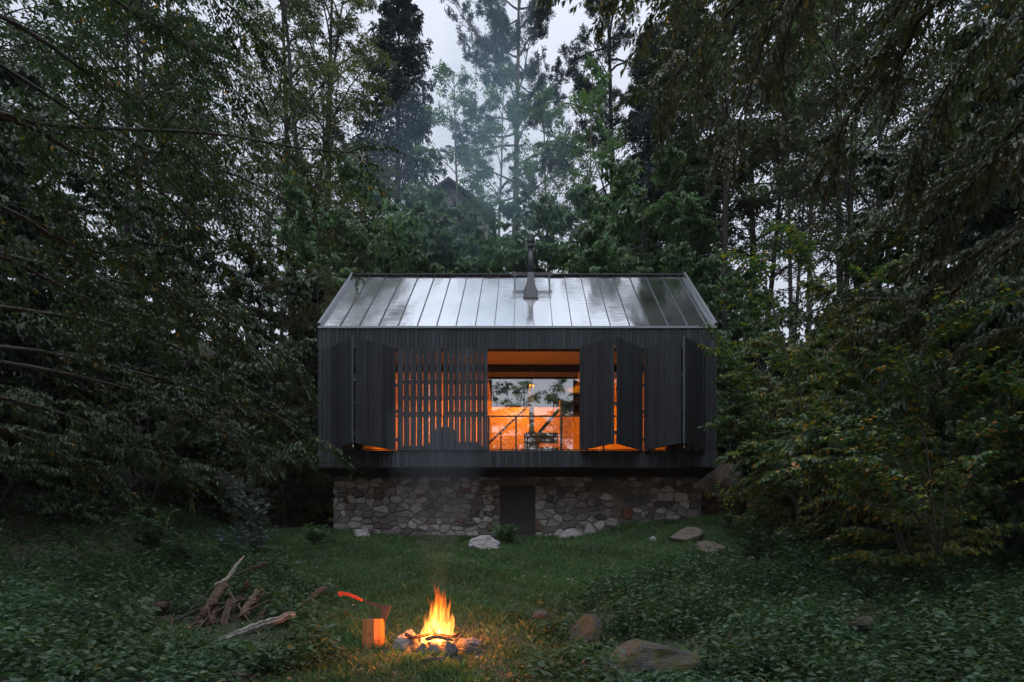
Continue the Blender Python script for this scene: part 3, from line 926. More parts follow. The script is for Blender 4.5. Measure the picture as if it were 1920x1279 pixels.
# chopping block and axe
M['firelit_wood'] = tint_mat('firelit_split_wood', [(0, (.26, .095, .028)), (1, (.36, .140, .042))], .75, bump=.4, bscale=30, noise_amt=.3, nscale=(30, 30, 3))  # orange of the firelight is mixed into the wood colour
cb = empty('chopping_block', 'upright cut log used as a chopping block left of the campfire', 'chopping block', (0, 0, 0))
zb = (PY - 1213) * 7.1 / F - .03; zt = (PY - 1160.5) * 7.1 / F
bx, by = (699.5 - PX) * 7.1 / F, 7.1
s = MB(); rr_ = .134
rings = []
for z, k in ((zb, 1.0), (zb + .02, 1.03), (zb + .2, 1.0), (zt - .008, .99), (zt, .975)):
    rings.append([(bx + rr_ * k * math.cos(a) * (1 + .05 * math.sin(3 * a)), by + rr_ * k * math.sin(a) * (1 + .04 * math.cos(2 * a)), z) for a in np.linspace(0, 2 * math.pi, 11)[:-1]])
s.ring_loft(rings, False); s.build('log_side', M['firelit_wood'], cb)
s = MB(); s.add(rings[-1], [tuple(range(10))]); s.build('log_top', M['old_log'], cb)
s = MB(); p = at(694, 1188, 6.97); s.tube([p, p + np.array([0, .02, 0])], .012, 8); s.build('knot', M['char'], cb)

M['axe_orange'] = plain('orange_plastic', (.75, .06, .015), .45)
M['axe_black_lit'] = plain('black_plastic_firelit', (.07, .032, .022), .4)  # black plastic tinted orange-brown, as the fire lights it
M['axe_steel'] = plain('forged_steel', (.10, .07, .06), .4, .5)
ax = empty('axe', 'axe with an orange grip stuck in the top of the chopping block', 'axe', (0, 0, 0))


def flat_profile(pts, y, th, name, mat, bev=.8):
    """outline in photo pixels at depth y, with real thickness"""
    s = MB(); P = [at(a, b, y) for a, b in pts]; c = np.mean(P, 0)
    rings = []
    for dy, k in ((-th, bev), (-th * .5, 1), (th * .5, 1), (th, bev)):
        rings.append([c + (p - c) * np.array([1, 1, 1]) * (1 if k == 1 else .96) + np.array([0, dy, 0]) if k != 1 else p + np.array([0, dy, 0]) for p in P])
    s.ring_loft(rings[::-1]); return s.build(name, mat, ax)


flat_profile([(633, 1110), (641, 1109), (656, 1112), (668, 1117), (680, 1124), (679, 1128), (664, 1122), (650, 1117), (641, 1116), (639, 1119), (634, 1116)], 7.1, .014, 'grip', M['axe_orange'])
flat_profile([(680, 1123.5), (694, 1128), (708, 1132), (719, 1135), (718, 1144), (706, 1138), (692, 1132), (679.5, 1128)], 7.1, .011, 'handle', M['axe_black_lit'])
flat_profile([(716, 1134), (725, 1133.5), (732.5, 1135), (733, 1139), (729, 1148), (725, 1156), (722, 1166), (712, 1164), (714.5, 1154), (716, 1148), (713, 1142)], 7.1, .017, 'axe_head', M['axe_steel'])

# --------------------------------------------------------------- log pile
lg = 'rotten logs in the pile'
stick('rotten_log', 'long rotten log leaning up the left side of the pile', [at(372, 1172, 8.1), at(392, 1140, 8.2), at(410, 1112, 8.4), at(424, 1094, 8.6)], [.085, .075, .07, .06], M['rotten'], lg, noise=.16, seed=11)
stick('rotten_log', 'knobbly rotten log standing in the middle of the pile', [at(419, 1180, 7.9), at(426, 1150, 8.1), at(433, 1124, 8.3)], [.06, .055, .045], M['rotten'], lg, noise=.18, seed=12)
stick('rotten_log', 'thick split log leaning on the right side of the pile', [at(455, 1158, 8.1), at(472, 1130, 8.3), at(488, 1100, 8.5)], [.075, .08, .055], M['rotten'], lg, noise=.16, seed=13)
stick('rotten_log', 'low rotten log lying at the front of the pile', [at(350, 1185, 7.8), at(375, 1172, 7.9), at(412, 1164, 8.0)], [.05, .055, .045], M['rotten'], lg, noise=.15, seed=14)
stick('rotten_log', 'short reddish stump piece at the left of the pile', [at(294, 1140, 8.3), at(316, 1130, 8.5)], [.10, .08], M['rotten'], lg, noise=.16, seed=15)
stick('rotten_log', 'broken pointed log end between split log and pale log', [at(486, 1168, 8.0), at(498, 1142, 8.2)], [.07, .04], M['rotten'], lg, noise=.18, seed=16)
stick('fallen_log', 'pale weathered log lying on the weeds below the pile', [at(404, 1203, 7.3), at(450, 1186, 7.4), at(500, 1167, 7.6), at(552, 1151, 7.8)], [.045, .05, .055, .06], M['old_log'], noise=.2, cat='log', seed=17)
stick('branch', 'pale bare branch poking up at the top of the log pile', [at(402, 1098, 8.5), at(424, 1086, 8.6), at(441, 1062, 8.8), at(458, 1042, 9.0)], [.035, .03, .022, .012], M['old_log'], noise=.25, cat='branch', seed=18)
stick('branch', 'dark bare branch across the top right of the log pile', [at(440, 1078, 8.6), at(470, 1066, 8.7), at(500, 1056, 8.9)], [.015, .018, .03], M['bark'], noise=.25, cat='branch', seed=19)
stick('hanging_root', 'thin bent root hanging down left of the log pile', [at(326, 1150, 8.0), at(322, 1170, 7.9), at(325, 1185, 7.8), at(318, 1200, 7.8)], [.014, .012, .012, .01], M['rotten'], noise=.2, cat='root', seed=20)
stick('hanging_root', 'thin bent root hanging in front of the long leaning log', [at(388, 1128, 8.0), at(392, 1150, 7.9), at(399, 1168, 7.8), at(400, 1190, 7.8)], [.012, .012, .014, .01], M['rotten'], noise=.2, cat='root', seed=21)
stick('fallen_log', 'reddish stick propped in the weeds left of the axe', [at(566, 1138, 8.0), at(585, 1120, 8.2), at(600, 1108, 8.4), at(612, 1101, 8.5)], [.03, .035, .045, .03], M['rotten'], noise=.25, cat='log', seed=22)

ts = 'thin dead sticks tangled in the log pile'
for i, (a, c, d) in enumerate((((330, 1165, 8.0), (380, 1140, 8.2), (440, 1128, 8.4)), ((360, 1192, 7.7), (400, 1150, 8.0), (460, 1120, 8.3)), ((398, 1190, 7.7), (470, 1172, 7.9), (520, 1140, 8.2)),
                               ((430, 1110, 8.4), (450, 1140, 8.2), (476, 1178, 7.9)), ((300, 1178, 7.9), (350, 1150, 8.2), (398, 1100, 8.5)), ((440, 1160, 8.0), (500, 1128, 8.3), (545, 1122, 8.4)), ((372, 1120, 8.3), (420, 1132, 8.2), (505, 1112, 8.4)),
                               ((250, 1150, 8.2), (300, 1160, 8.1), (350, 1188, 7.8)))):
    stick('dead_stick', 'thin dead stick tangled among the rotten logs', [at(*a), at(*c), at(*d)], [.016, .014, .008], M['rotten'] if i % 2 else M['bark'], ts, n=6, noise=.2, cat='stick', seed=60 + i)
stick('rotten_log', 'broad split slab of rotten wood at the back of the pile', [at(432, 1150, 8.5), at(452, 1118, 8.7), at(466, 1086, 8.8)], [.06, .055, .03], M['rotten'], lg, noise=.18, seed=31)
stick('rotten_log', 'slender rotten log between the leaning ones at the left of the pile', [at(392, 1178, 8.0), at(404, 1140, 8.3), at(412, 1104, 8.5)], [.04, .045, .03], M['rotten'], lg, noise=.18, seed=32)

# ================================================================ vegetation
TAU = 2 * math.pi


def grow(S, az, el, Ln, k, d_el=0.0, wob=.15, el_pow=1.0):
    """batch of curved shoots. S (m,3); az, el, Ln (m,). returns dict"""
    m = len(S)
    t = np.linspace(0, 1, k)
    azs = az[:, None] + np.cumsum(rng.normal(0, wob, (m, k)), 1) * .5
    d_el = np.broadcast_to(np.asarray(d_el, float), (m,))
    els = el[:, None] + d_el[:, None] * t[None] ** el_pow + rng.normal(0, wob * .4, (m, k))
    step = (Ln / (k - 1))[:, None]
    D = np.stack([np.cos(els) * np.cos(azs), np.cos(els) * np.sin(azs), np.sin(els)], -1)
    P = np.zeros((m, k, 3)); P[:, 0] = S
    P[:, 1:] = S[:, None] + np.cumsum(D[:, :-1] * step[..., None], 1)
    return dict(P=P, az=azs, el=els, L=Ln)


def spawn(par, per, smin, smax, dang=(.5, 1.1), lfrac=.4, ltaper=.6, el_n=.2, k=6, d_el=-.3, wob=.15, el_mul=.7, el_add=0., lmin=0):
    P, azp, elp, Lp = par['P'], par['az'], par['el'], par['L']
    m, kk, _ = P.shape
    s = (np.arange(per)[None] + rng.random((m, per))) / per * (smax - smin) + smin
    f = s * (kk - 1); i = np.clip(f.astype(int), 0, kk - 2); fr = f - i
    r = np.arange(m)[:, None]
    S = P[r, i] * (1 - fr[..., None]) + P[r, i + 1] * fr[..., None]
    side = np.where((np.arange(per)[None] % 2) == 0, 1, -1) * np.where(rng.random((m, 1)) < .5, 1, -1)
    az = azp[r, i] + side * rng.uniform(dang[0], dang[1], (m, per))
    el = elp[r, i] * el_mul + el_add + rng.normal(0, el_n, (m, per))
    L = np.maximum(Lp[:, None] * lfrac * (1 - ltaper * s) * rng.uniform(.7, 1.2, (m, per)), lmin)
    return grow(S.reshape(-1, 3), az.ravel(), el.ravel(), L.ravel(), k, d_el, wob)


def cat(*gs):
    return dict(P=np.concatenate([g['P'] for g in gs]), az=np.concatenate([g['az'] for g in gs]), el=np.concatenate([g['el'] for g in gs]), L=np.concatenate([g['L'] for g in gs]))


def pick(g, mask):
    return dict(P=g['P'][mask], az=g['az'][mask], el=g['el'][mask], L=g['L'][mask])


def tubes(P, R0, R1, n=5):
    """tapered tubes for a batch of polylines"""
    m, k, _ = P.shape
    T = np.gradient(P, axis=1); T /= np.linalg.norm(T, axis=-1, keepdims=True) + 1e-9
    ref = np.array([.21, .33, .92]); U = np.cross(T, ref); U /= np.linalg.norm(U, axis=-1, keepdims=True) + 1e-9
    W = np.cross(T, U)
    rad = R0[:, None] + (R1 - R0)[:, None] * np.linspace(0, 1, k)[None]
    a = np.linspace(0, TAU, n + 1)[:-1]
    ring = U[:, :, None] * np.cos(a)[None, None, :, None] + W[:, :, None] * np.sin(a)[None, None, :, None]
    V = P[:, :, None] + ring * rad[:, :, None, None]
    idx = np.arange(m * k * n).reshape(m, k, n)
    q = np.stack([idx[:, :-1], np.roll(idx, -1, 2)[:, :-1], np.roll(idx, -1, 2)[:, 1:], idx[:, 1:]], -1).reshape(-1, 4)
    return V.reshape(-1, 3), q


class Wood:
    def __init__(s): s.V, s.q, s.n = [], [], 0

    def add(s, g, r0, r1, n=5):
        P = g['P']; m = len(P)
        V, q = tubes(P, np.broadcast_to(np.asarray(r0, float), (m,)).copy(), np.broadcast_to(np.asarray(r1, float), (m,)).copy(), n)
        s.V.append(V); s.q.append(q + s.n); s.n += len(V)

    def mesh(s, name, mat):
        V = np.concatenate(s.V); q = np.concatenate(s.q)
        me = poly_mesh(name, V, q.ravel(), np.full(len(q), 4), {'tint': ('FACE', rng.random(len(q)))}, True)
        me.materials.append(mat)
        return me


def leaves(g, per, size, wid=.5, spread=.9, droop=.25, flat=.35, smin=.05, tint_c=.45, tint_s=.25, bright_top=0., el_mul=.5, jit=.0, turn=0.0, two=True):
    """alternate leaves along shoots -> vertex array (n*4,3), tint (n)"""
    P, az, el = g['P'], g['az'], g['el']
    m, kk, _ = P.shape
    s = (np.arange(per)[None] + rng.random((m, per)) * .9) / per * (1 - smin) + smin
    f = s * (kk - 1); i = np.clip(f.astype(int), 0, kk - 2); fr = f - i
    r = np.arange(m)[:, None]
    S = P[r, i] * (1 - fr[..., None]) + P[r, i + 1] * fr[..., None]
    if jit: S = S + rng.normal(0, jit, S.shape)
    side = np.where((np.arange(per)[None] % 2) == 0, 1., -1.)
    a = az[r, i] + side * rng.normal(spread, .3, (m, per))
    e = el[r, i] * el_mul - droop + rng.normal(0, .22, (m, per))
    ax = np.stack([np.cos(e) * np.cos(a), np.cos(e) * np.sin(a), np.sin(e)], -1).reshape(-1, 3)
    n_ = len(ax)
    up = np.array([0, 0, 1.0]) + rng.normal(0, flat, (n_, 3))
    lat = np.cross(ax, up); lat /= np.linalg.norm(lat, axis=-1, keepdims=True) + 1e-9
    nr = np.cross(lat, ax)
    sz = (size * rng.uniform(.65, 1.25, n_))[:, None]
    S = S.reshape(-1, 3)
    V = np.empty((n_, 4, 3))
    V[:, 0] = S
    V[:, 1] = S + ax * sz * .45 + lat * sz * wid * .5 + nr * sz * .06
    V[:, 2] = S + ax * sz - nr * sz * .10
    V[:, 3] = S + ax * sz * .45 - lat * sz * wid * .5 + nr * sz * .06
    tw = np.repeat(rng.normal(0, tint_s, m), per)
    t = np.clip(tint_c + tw * .6 + rng.normal(0, tint_s * .6, n_), 0, .93)
    if turn > 0:
        k = rng.random(n_) < turn * (1 + 2 * (np.repeat(rng.random(m), per) < .2))
        t[k] = rng.uniform(.94, 1, k.sum())
    return V.reshape(-1, 3), t


def leaf_mesh(name, parts, mat):
    V = np.concatenate([p[0] for p in parts]); t = np.concatenate([p[1] for p in parts])
    n = len(t)
    me = poly_mesh(name, V, np.arange(4 * n), np.full(n, 4), {'tint': ('FACE', t)}, False)
    me.materials.append(mat)
    return me


def trunk_curve(H, lean=.02, wob=.03, k=10, az=0., base=(0, 0, 0)):
    return grow(np.array([base], float), np.array([az]), np.array([math.pi / 2 - lean]), np.array([H]), k, 0, wob)


def limbs_on(tr, n, s0, s1, Lf, el0, d_el, k=8, wob=.12, jitter=.15):
    """limbs in golden-angle order up a single trunk; Lf(s) length, el0(s) start elevation"""
    s = np.linspace(s0, s1, n) + rng.normal(0, .01, n)
    P = tr['P'][0]; kk = len(P)
    f = np.clip(s, 0, .999) * (kk - 1); i = f.astype(int); fr = (f - i)[:, None]
    S = P[i] * (1 - fr) + P[i + 1] * fr
    az = np.arange(n) * 2.399963 + rng.normal(0, .35, n)
    L = np.array([Lf(v) for v in s]) * rng.uniform(1 - jitter, 1 + jitter, n)
    el = np.array([el0(v) for v in s]) + rng.normal(0, .12, n)
    return grow(S, az, el, L, k, d_el, wob)


PROTO = {}


def proto_understory(key, seed, H=7.5, leaf='leaf_under', turn=.0, size=.14, n=26, spread=1.0, dens=1.0, stems=3):
    """bushy layered small tree leafy down to the ground"""
    global rng
    rng = np.random.default_rng(seed)
    wd_, Ls, L2 = Wood(), [], []
    for k in range(stems):
        tr = trunk_curve(H * rng.uniform(.75, 1), .1 + .12 * k, .10, 10, k * 2.2 + seed, (rng.normal(0, .15), rng.normal(0, .15), -.2))
        wd_.add(tr, .07, .012, 6)
        lb = limbs_on(tr, int(n / stems * 1.3), .12, .97, lambda s: H * .36 * spread * (1.05 - s * .75), lambda s: .25 + .5 * s, -.35)
        wd_.add(lb, .022, .005, 4)
        sub = spawn(lb, 7, .2, 1, lfrac=.5, ltaper=.5, k=5, d_el=-.35, el_n=.15, el_mul=.5)
        tw = spawn(sub, 5, .15, 1, lfrac=.55, ltaper=.4, k=4, d_el=-.3, el_n=.18, el_mul=.6, lmin=.22)
        tw2 = spawn(lb, 9, .3, 1, lfrac=.2, k=4, d_el=-.3)
        for g, p in ((tw, int(8 * dens)), (tw2, int(8 * dens)), (pick(sub, slice(None)), int(6 * dens))):
            Ls.append(leaves(g, p, size, .52, .85, .9, .35, turn=turn, tint_c=.6 if leaf == 'leaf_hazel' else .45))
    PROTO[key] = (wd_.mesh(key + '_trunk', M['bark']), leaf_mesh(key + '_crown', Ls, M[leaf]))


def proto_tall(key, seed, H=20, leaf='leaf_beech', bark='bark', size=.17, n=30, s0=.3, spread=.26, r0=.22, up=.7, dens=9, turn=.01, fork=0, droop=-.4, wid=.5, Lmin=0, subn=8, twn=6):
    global rng
    rng = np.random.default_rng(seed)
    wd_, Ls = Wood(), []
    for k in range(1 + fork):
        tr = trunk_curve(H * (1 - .08 * k), .03 + .10 * k * (fork > 0), .05, 14, seed + k * 3.0)
        wd_.add(tr, r0 * (1 - .2 * k), .02, 9)
        lb = limbs_on(tr, n, s0, .99, lambda s: H * spread * (1.1 - .85 * max(0, (s - s0) / (1 - s0)) ** 1.3) * (.55 + .45 * min(1, (s - s0) / .15)), lambda s: up * (.5 + .6 * s), droop, wob=.18)
        wd_.add(lb, r0 * .22, .01, 5)
        sub = spawn(lb, subn, .25, 1, lfrac=.45, ltaper=.5, k=5, d_el=-.5, el_n=.3)
        wd_.add(sub, .014, .004, 3)
        tw = spawn(sub, twn, .15, 1, lfrac=.5, ltaper=.4, k=4, d_el=-.6, el_n=.35, lmin=.3)
        for g, p in ((tw, dens), (sub, max(3, dens - 3))):
            Ls.append(leaves(g, p, size, wid, .8, .35, .5, turn=turn, jit=.04))
    PROTO[key] = (wd_.mesh(key + '_trunk', M[bark]), leaf_mesh(key + '_crown', Ls, M[leaf]))


def proto_spruce(key, seed, H=20, n=120, w=.2, s0=.1):
    global rng
    rng = np.random.default_rng(seed)
    wd_, Ls = Wood(), []
    tr = trunk_curve(H, .01, .01, 14)
    wd_.add(tr, .22, .012, 8)
    lb = limbs_on(tr, n, s0, .985, lambda s: max(.25, H * w * (1 - s) ** .82) * (1.0), lambda s: -.25 + .75 * s ** 2, .25, k=7, wob=.06, jitter=.28)
    wd_.add(lb, .03, .006, 4)
    sub = spawn(lb, 13, .12, 1, dang=(.6, 1.0), lfrac=.42, ltaper=.75, k=4, d_el=-.6, el_n=.12, el_mul=.4, el_add=-.25, lmin=.18)
    tw = spawn(sub, 4, .1, 1, dang=(.4, .8), lfrac=.5, ltaper=.4, k=3, d_el=-.6, el_n=.2, lmin=.18)
    for g, p, sz in ((sub, 7, .20), (tw, 4, .17), (lb, 18, .2)):
        Ls.append(leaves(g, p, sz, .34, .55, .35, .7, turn=0, jit=.02))
    PROTO[key] = (wd_.mesh(key + '_trunk', M['bark']), leaf_mesh(key + '_crown', Ls, M['leaf_spruce']))


def proto_pine(key, seed, H=22, n=34, s0=.42, w=.2, dens=1.0, bark='bark_pine'):
    global rng
    rng = np.random.default_rng(seed)
    wd_, Ls = Wood(), []
    tr = trunk_curve(H, .03, .035, 14, seed)
    wd_.add(tr, .24, .05, 9)
    lb = limbs_on(tr, n, s0, .99, lambda s: H * w * (1.05 - .75 * ((s - s0) / (1 - s0)) ** 1.5) * (.6 + .4 * R.random()), lambda s: -.05 + .75 * s ** 2, .15, k=8, wob=.26, jitter=.3)
    wd_.add(lb, .055, .012, 5)
    sub = spawn(lb, 7, .3, 1, dang=(.4, 1.1), lfrac=.42, ltaper=.45, k=5, d_el=.35, el_n=.3, wob=.3)
    wd_.add(sub, .018, .006, 4)
    tw = spawn(sub, 8, .25, 1, dang=(.3, 1.2), lfrac=.42, ltaper=.3, k=4, d_el=.3, el_n=.5, lmin=.3, wob=.3)
    Ls.append(leaves(tw, int(26 * dens), .16, .2, .8, -.3, 1.2, smin=.2, jit=.05))
    Ls.append(leaves(tw, int(10 * dens), .13, .32, 1.6, 0, 1.2, smin=.5, jit=.05))
    PROTO[key] = (wd_.mesh(key + '_trunk', M[bark]), leaf_mesh(key + '_crown', Ls, M['leaf_pine']))


def place(name, key, label, cat_, x, y, s=1.0, rz=0.0, dz=-.3, group=None, sz=None):
    e = empty(name, label, cat_, G(x, y, dz), rz, group)
    e.scale = (s, s, sz if sz else s)
    tm, cm = PROTO[key]
    link('trunk', tm, None, e); link('crown', cm, None, e)
    return e


def xy_of(px, Y):
    return (px - PX) * Y / F, Y


# ------------------------------------------------ prototypes
Q = 1.0
proto_understory('uA', 21, 11, size=.19, n=40, dens=1.35)
proto_understory('uB', 22, 12, size=.20, n=42, spread=1.0, dens=1.35)
proto_understory('uH', 25, 6.5, 'leaf_hazel', turn=0.06, size=.12, n=34, stems=4, dens=1.2)
proto_tall('tA', 31, 20, size=.17, n=30, s0=.28)
proto_tall('tB', 32, 22, 'leaf_ash', 'bark', size=.15, n=24, s0=.22, spread=.17, up=1.0, fork=1, droop=-.9, wid=.35, dens=12, turn=.02, subn=8, twn=6)
proto_tall('tC', 33, 17, 'leaf_under', 'bark_pale', size=.13, n=22, s0=.35, spread=.18, r0=.13, up=.9, dens=9, subn=7, twn=5)
proto_tall('tD', 34, 21, 'leaf_olive', 'bark', size=.17, n=26, s0=.35, spread=.22, up=.8, fork=1, dens=7, turn=.03)
proto_tall('tE', 36, 22, 'leaf_olive', 'bark', size=.20, n=32, s0=.56, spread=.2, up=.7, dens=11, turn=.02, twn=8)
proto_spruce('sA', 41, 19, n=190, w=.21, s0=.06)
proto_pine('pA', 51, 22, w=.225, dens=1.3)
proto_pine('pB', 52, 22, s0=.35, w=.25, dens=1.3, bark='bark')
proto_tall('lA', 61, 9, 'leaf_larch', 'bark', size=.10, n=46, s0=.06, spread=.26, r0=.12, up=.25, dens=9, droop=-.25, wid=.22, turn=0, subn=9, twn=5)

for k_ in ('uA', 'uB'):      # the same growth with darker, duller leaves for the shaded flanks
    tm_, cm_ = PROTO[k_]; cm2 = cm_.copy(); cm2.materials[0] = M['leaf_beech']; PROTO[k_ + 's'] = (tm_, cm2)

# ------------------------------------------------ trees one can tell apart behind the cabin
def T(name, key, label, cat_, px, Y, s=1.0, rz=0.0, dz=-.3, group=None, sz=None):
    x, y = xy_of(px, Y)
    return place(name, key, label, cat_, x, y, s, rz, dz, group, sz)


T('ash_tree', 'tB', 'tall twin trunked tree with fine yellowish foliage behind the left end of the roof', 'tree', 605, 30, 1.15, .6)
T('ash_tree', 'tB', 'tall slender leafy tree standing left of the twin trunked one', 'tree', 552, 31, 1.1, 2.4)
T('spruce_tree', 'sA', 'dark spruce with a pointed top against the open sky', 'spruce', 742, 36, 1.36, 0)
T('pine_tree', 'pA', 'tall pine with a bare reddish trunk rising behind the chimney', 'pine', 962, 33, 1.05, .4)
T('pine_tree', 'pB', 'dark pine with drooping boughs right of the reddish trunked pine', 'pine', 1157, 34, 1.08, 1.9)
T('spruce_tree', 'sA', 'broad dark spruce behind the right half of the roof', 'spruce', 1215, 35, 1.15, 1.1)
T('spruce_tree', 'sA', 'dark spruce with a thick bare looking trunk right of the roof', 'spruce', 1296, 33, 1.25, 2.6)
T('birch_tree', 'tC', 'thin pale trunked tree right of the dark spruce trunk', 'tree', 1352, 30, 1.15, .9)
T('oak_tree', 'tD', 'dark heavy twin trunked tree on the right skyline', 'tree', 1418, 29, 1.0, 1.2)
T('alder_tree', 'tC', 'crooked many branched tree against the bright gap at right', 'tree', 1512, 27, 1.15, 3.3)
T('birch_tree', 'tC', 'light small leaved tree in the smoke beside the tall pine', 'tree', 925, 30, .95, 5.0)
T('birch_tree', 'tC', 'light small leaved tree between the two tall pines', 'tree', 1035, 31, .95, 1.0)
T('birch_tree', 'tC', 'small leaved tree between the pointed spruce and the smoke', 'tree', 868, 31, .98, 2.2)
T('birch_tree', 'tC', 'small leaved tree just left of the dark drooping pine', 'tree', 1092, 29, .95, 4.1)
T('maple_tree', 'uB', 'round leafy tree top below the pointed spruce', 'tree', 795, 28, 1.0, .5, dz=-.3)
T('oak_tree', 'tD', 'brownish leafy tree filling the upper right beyond the pale trunk', 'tree', 1640, 25, .95, 4.2)

ub = 'layered leafy maples growing close behind the roof'
for i, (px, Y, s, k, lab) in enumerate([
    (665, 25.5, 1.05, 'uA', 'leafy maple behind the left corner of the roof ridge'),
    (735, 24.6, 1.08, 'uB', 'dark green maple behind the left third of the ridge'),
    (815, 25.2, .95, 'uA', 'smoke veiled maple behind the ridge left of the chimney'),
    (895, 25.6, .95, 'uB', 'bluish smoke veiled maple just left of the chimney'),
    (985, 24.8, .95, 'uA', 'pale leaved maple right behind the chimney top'),
    (1065, 25.0, 1.08, 'uB', 'light green maple behind the ridge right of the chimney'),
    (1145, 25.3, 1.16, 'uA', 'tall feathery maple behind the right half of the ridge'),
    (1225, 24.6, 1.08, 'uB', 'green maple behind the right third of the ridge'),
    (1300, 24.5, .98, 'uA', 'maple spilling past the right corner of the ridge'),
    (1375, 25.5, .85, 'uB', 'dark maple just right of the roof'),
    (1120, 29, .9, 'uA', 'maple top rising behind the feathery maple'),
    (862, 28, .85, 'uB', 'maple in the smoke further up the slope'),
    (690, 28, .85, 'uA', 'maple further up the slope below the spruce'),
]):
    T('maple_tree', k, lab, 'tree', px, Y, s, i * 1.3, group=ub)
T('larch_tree', 'lA', 'yellowish feathery larch touching the left end of the cabin', 'larch', 600, 19.5, .95, .3)
T('larch_tree', 'lA', 'paler yellowish larch just above the left end of the roof', 'larch', 640, 24, 1.15, 2.0)
T('larch_tree', 'lA', 'dull larch in shade left of the cabin wall', 'larch', 530, 18.5, .9, 4.0)

place('oak_tree', 'tE', 'tall bare stemmed tree with a high dark crown right of the cabin', 'tree', 7.6, 23.4, .95, .4)

# dark woods closing both sides
T('hazel_bush', 'uH', 'broad green hazel pressing against the right end wall of the cabin', 'tree', 1505, 16.4, 1.0, .5)
T('hazel_bush', 'uH', 'hazel with reddish leaf tips below the bright gap at right', 'tree', 1580, 16.8, 1.12, 2.3)
T('hazel_bush', 'uH', 'dim hazel filling the middle of the right side', 'tree', 1640, 14, 1.0, 4.0)
T('hazel_bush', 'uH', 'green hazel right behind the corner of the roof', 'tree', 1385, 20.5, 1.0, 3.1)
T('hazel_bush', 'uH', 'yellowing hazel in front of the dark wood on the right', 'tree', 1700, 10.5, .62, 1.4)
T('hazel_bush', 'uH', 'low green hazel right of the yellow flowered plant', 'tree', 1490, 14.2, .55, 4.4)
side = []
gl = 'dark leafy trees deep in the shaded wood on the left'
gr_ = 'dark leafy trees deep in the shaded wood on the right'
ll = 'dark leafy tree deep in the shaded wood on the left'
lr = 'dark leafy tree deep in the shaded wood on the right'
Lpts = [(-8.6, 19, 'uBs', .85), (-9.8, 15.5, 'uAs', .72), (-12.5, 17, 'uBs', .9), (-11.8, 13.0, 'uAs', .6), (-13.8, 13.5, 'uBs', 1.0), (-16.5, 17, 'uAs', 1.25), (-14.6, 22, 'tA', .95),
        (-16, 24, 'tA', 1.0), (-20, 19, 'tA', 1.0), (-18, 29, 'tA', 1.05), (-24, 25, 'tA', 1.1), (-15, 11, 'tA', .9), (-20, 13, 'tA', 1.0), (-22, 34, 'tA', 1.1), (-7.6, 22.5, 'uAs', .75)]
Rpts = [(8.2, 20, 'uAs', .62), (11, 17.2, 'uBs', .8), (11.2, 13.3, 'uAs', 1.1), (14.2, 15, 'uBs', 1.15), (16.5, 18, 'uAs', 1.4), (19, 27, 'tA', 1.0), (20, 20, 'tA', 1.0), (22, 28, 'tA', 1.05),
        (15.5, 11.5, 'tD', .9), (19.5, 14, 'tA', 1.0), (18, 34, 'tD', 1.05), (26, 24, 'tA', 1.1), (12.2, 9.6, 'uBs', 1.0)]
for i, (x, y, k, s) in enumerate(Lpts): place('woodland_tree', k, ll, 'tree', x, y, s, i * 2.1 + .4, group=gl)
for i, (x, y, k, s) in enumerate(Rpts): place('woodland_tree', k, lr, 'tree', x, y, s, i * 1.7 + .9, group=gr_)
gb = 'distant trees along the top of the slope'
for i, (x, y, k, s) in enumerate([(-30, 52, 'tA', 1.1), (-21, 50, 'tD', 1.0), (-14, 46, 'tA', 1.0), (-6.5, 52, 'tA', .7), (14, 52, 'tA', .8), (21, 47, 'tD', 1.0), (29, 50, 'tA', 1.1), (-37, 44, 'tA', 1.1), (37, 44, 'tA', 1.1)]):
    place('woodland_tree', k, 'distant leafy tree on the skyline', 'tree', x, y, s, i * 1.1, group=gb)
# the wood behind the viewer, seen mirrored in the window glass
gk = 'trees of the wood facing the cabin'
for i, (x, y, k, s) in enumerate([(-9, -3, 'tA', .85), (-15, 3, 'tA', .95), (-6, -14, 'tA', 1.0), (4.6, -15, 'tA', .95), (10, -5, 'tA', .9), (15, 3, 'tA', .95), (-14, -16, 'tA', 1.0), (13, -17, 'tA', 1.0), (-4.6, -25, 'tC', 1.75), (-1.1, -27, 'tC', 1.8), (2.9, -25, 'tC', 1.7), (-3.6, -20, 'tA', 1.32), (1.0, -22, 'tA', 1.22), (4.4, -19, 'tA', 1.28), (-6.6, -19, 'tA', 1.3), (-1.4, -18, 'tA', 1.12), (5.6, -27, 'tA', 1.5), (-7.5, -24, 'tA', 1.4), (9, -28, 'tA', 1.1), (-10, -28, 'tA', 1.1)]):
    place('woodland_tree', k, 'leafy tree of the wood facing the cabin', 'tree', x, y, s, i * 1.9, group=gk)


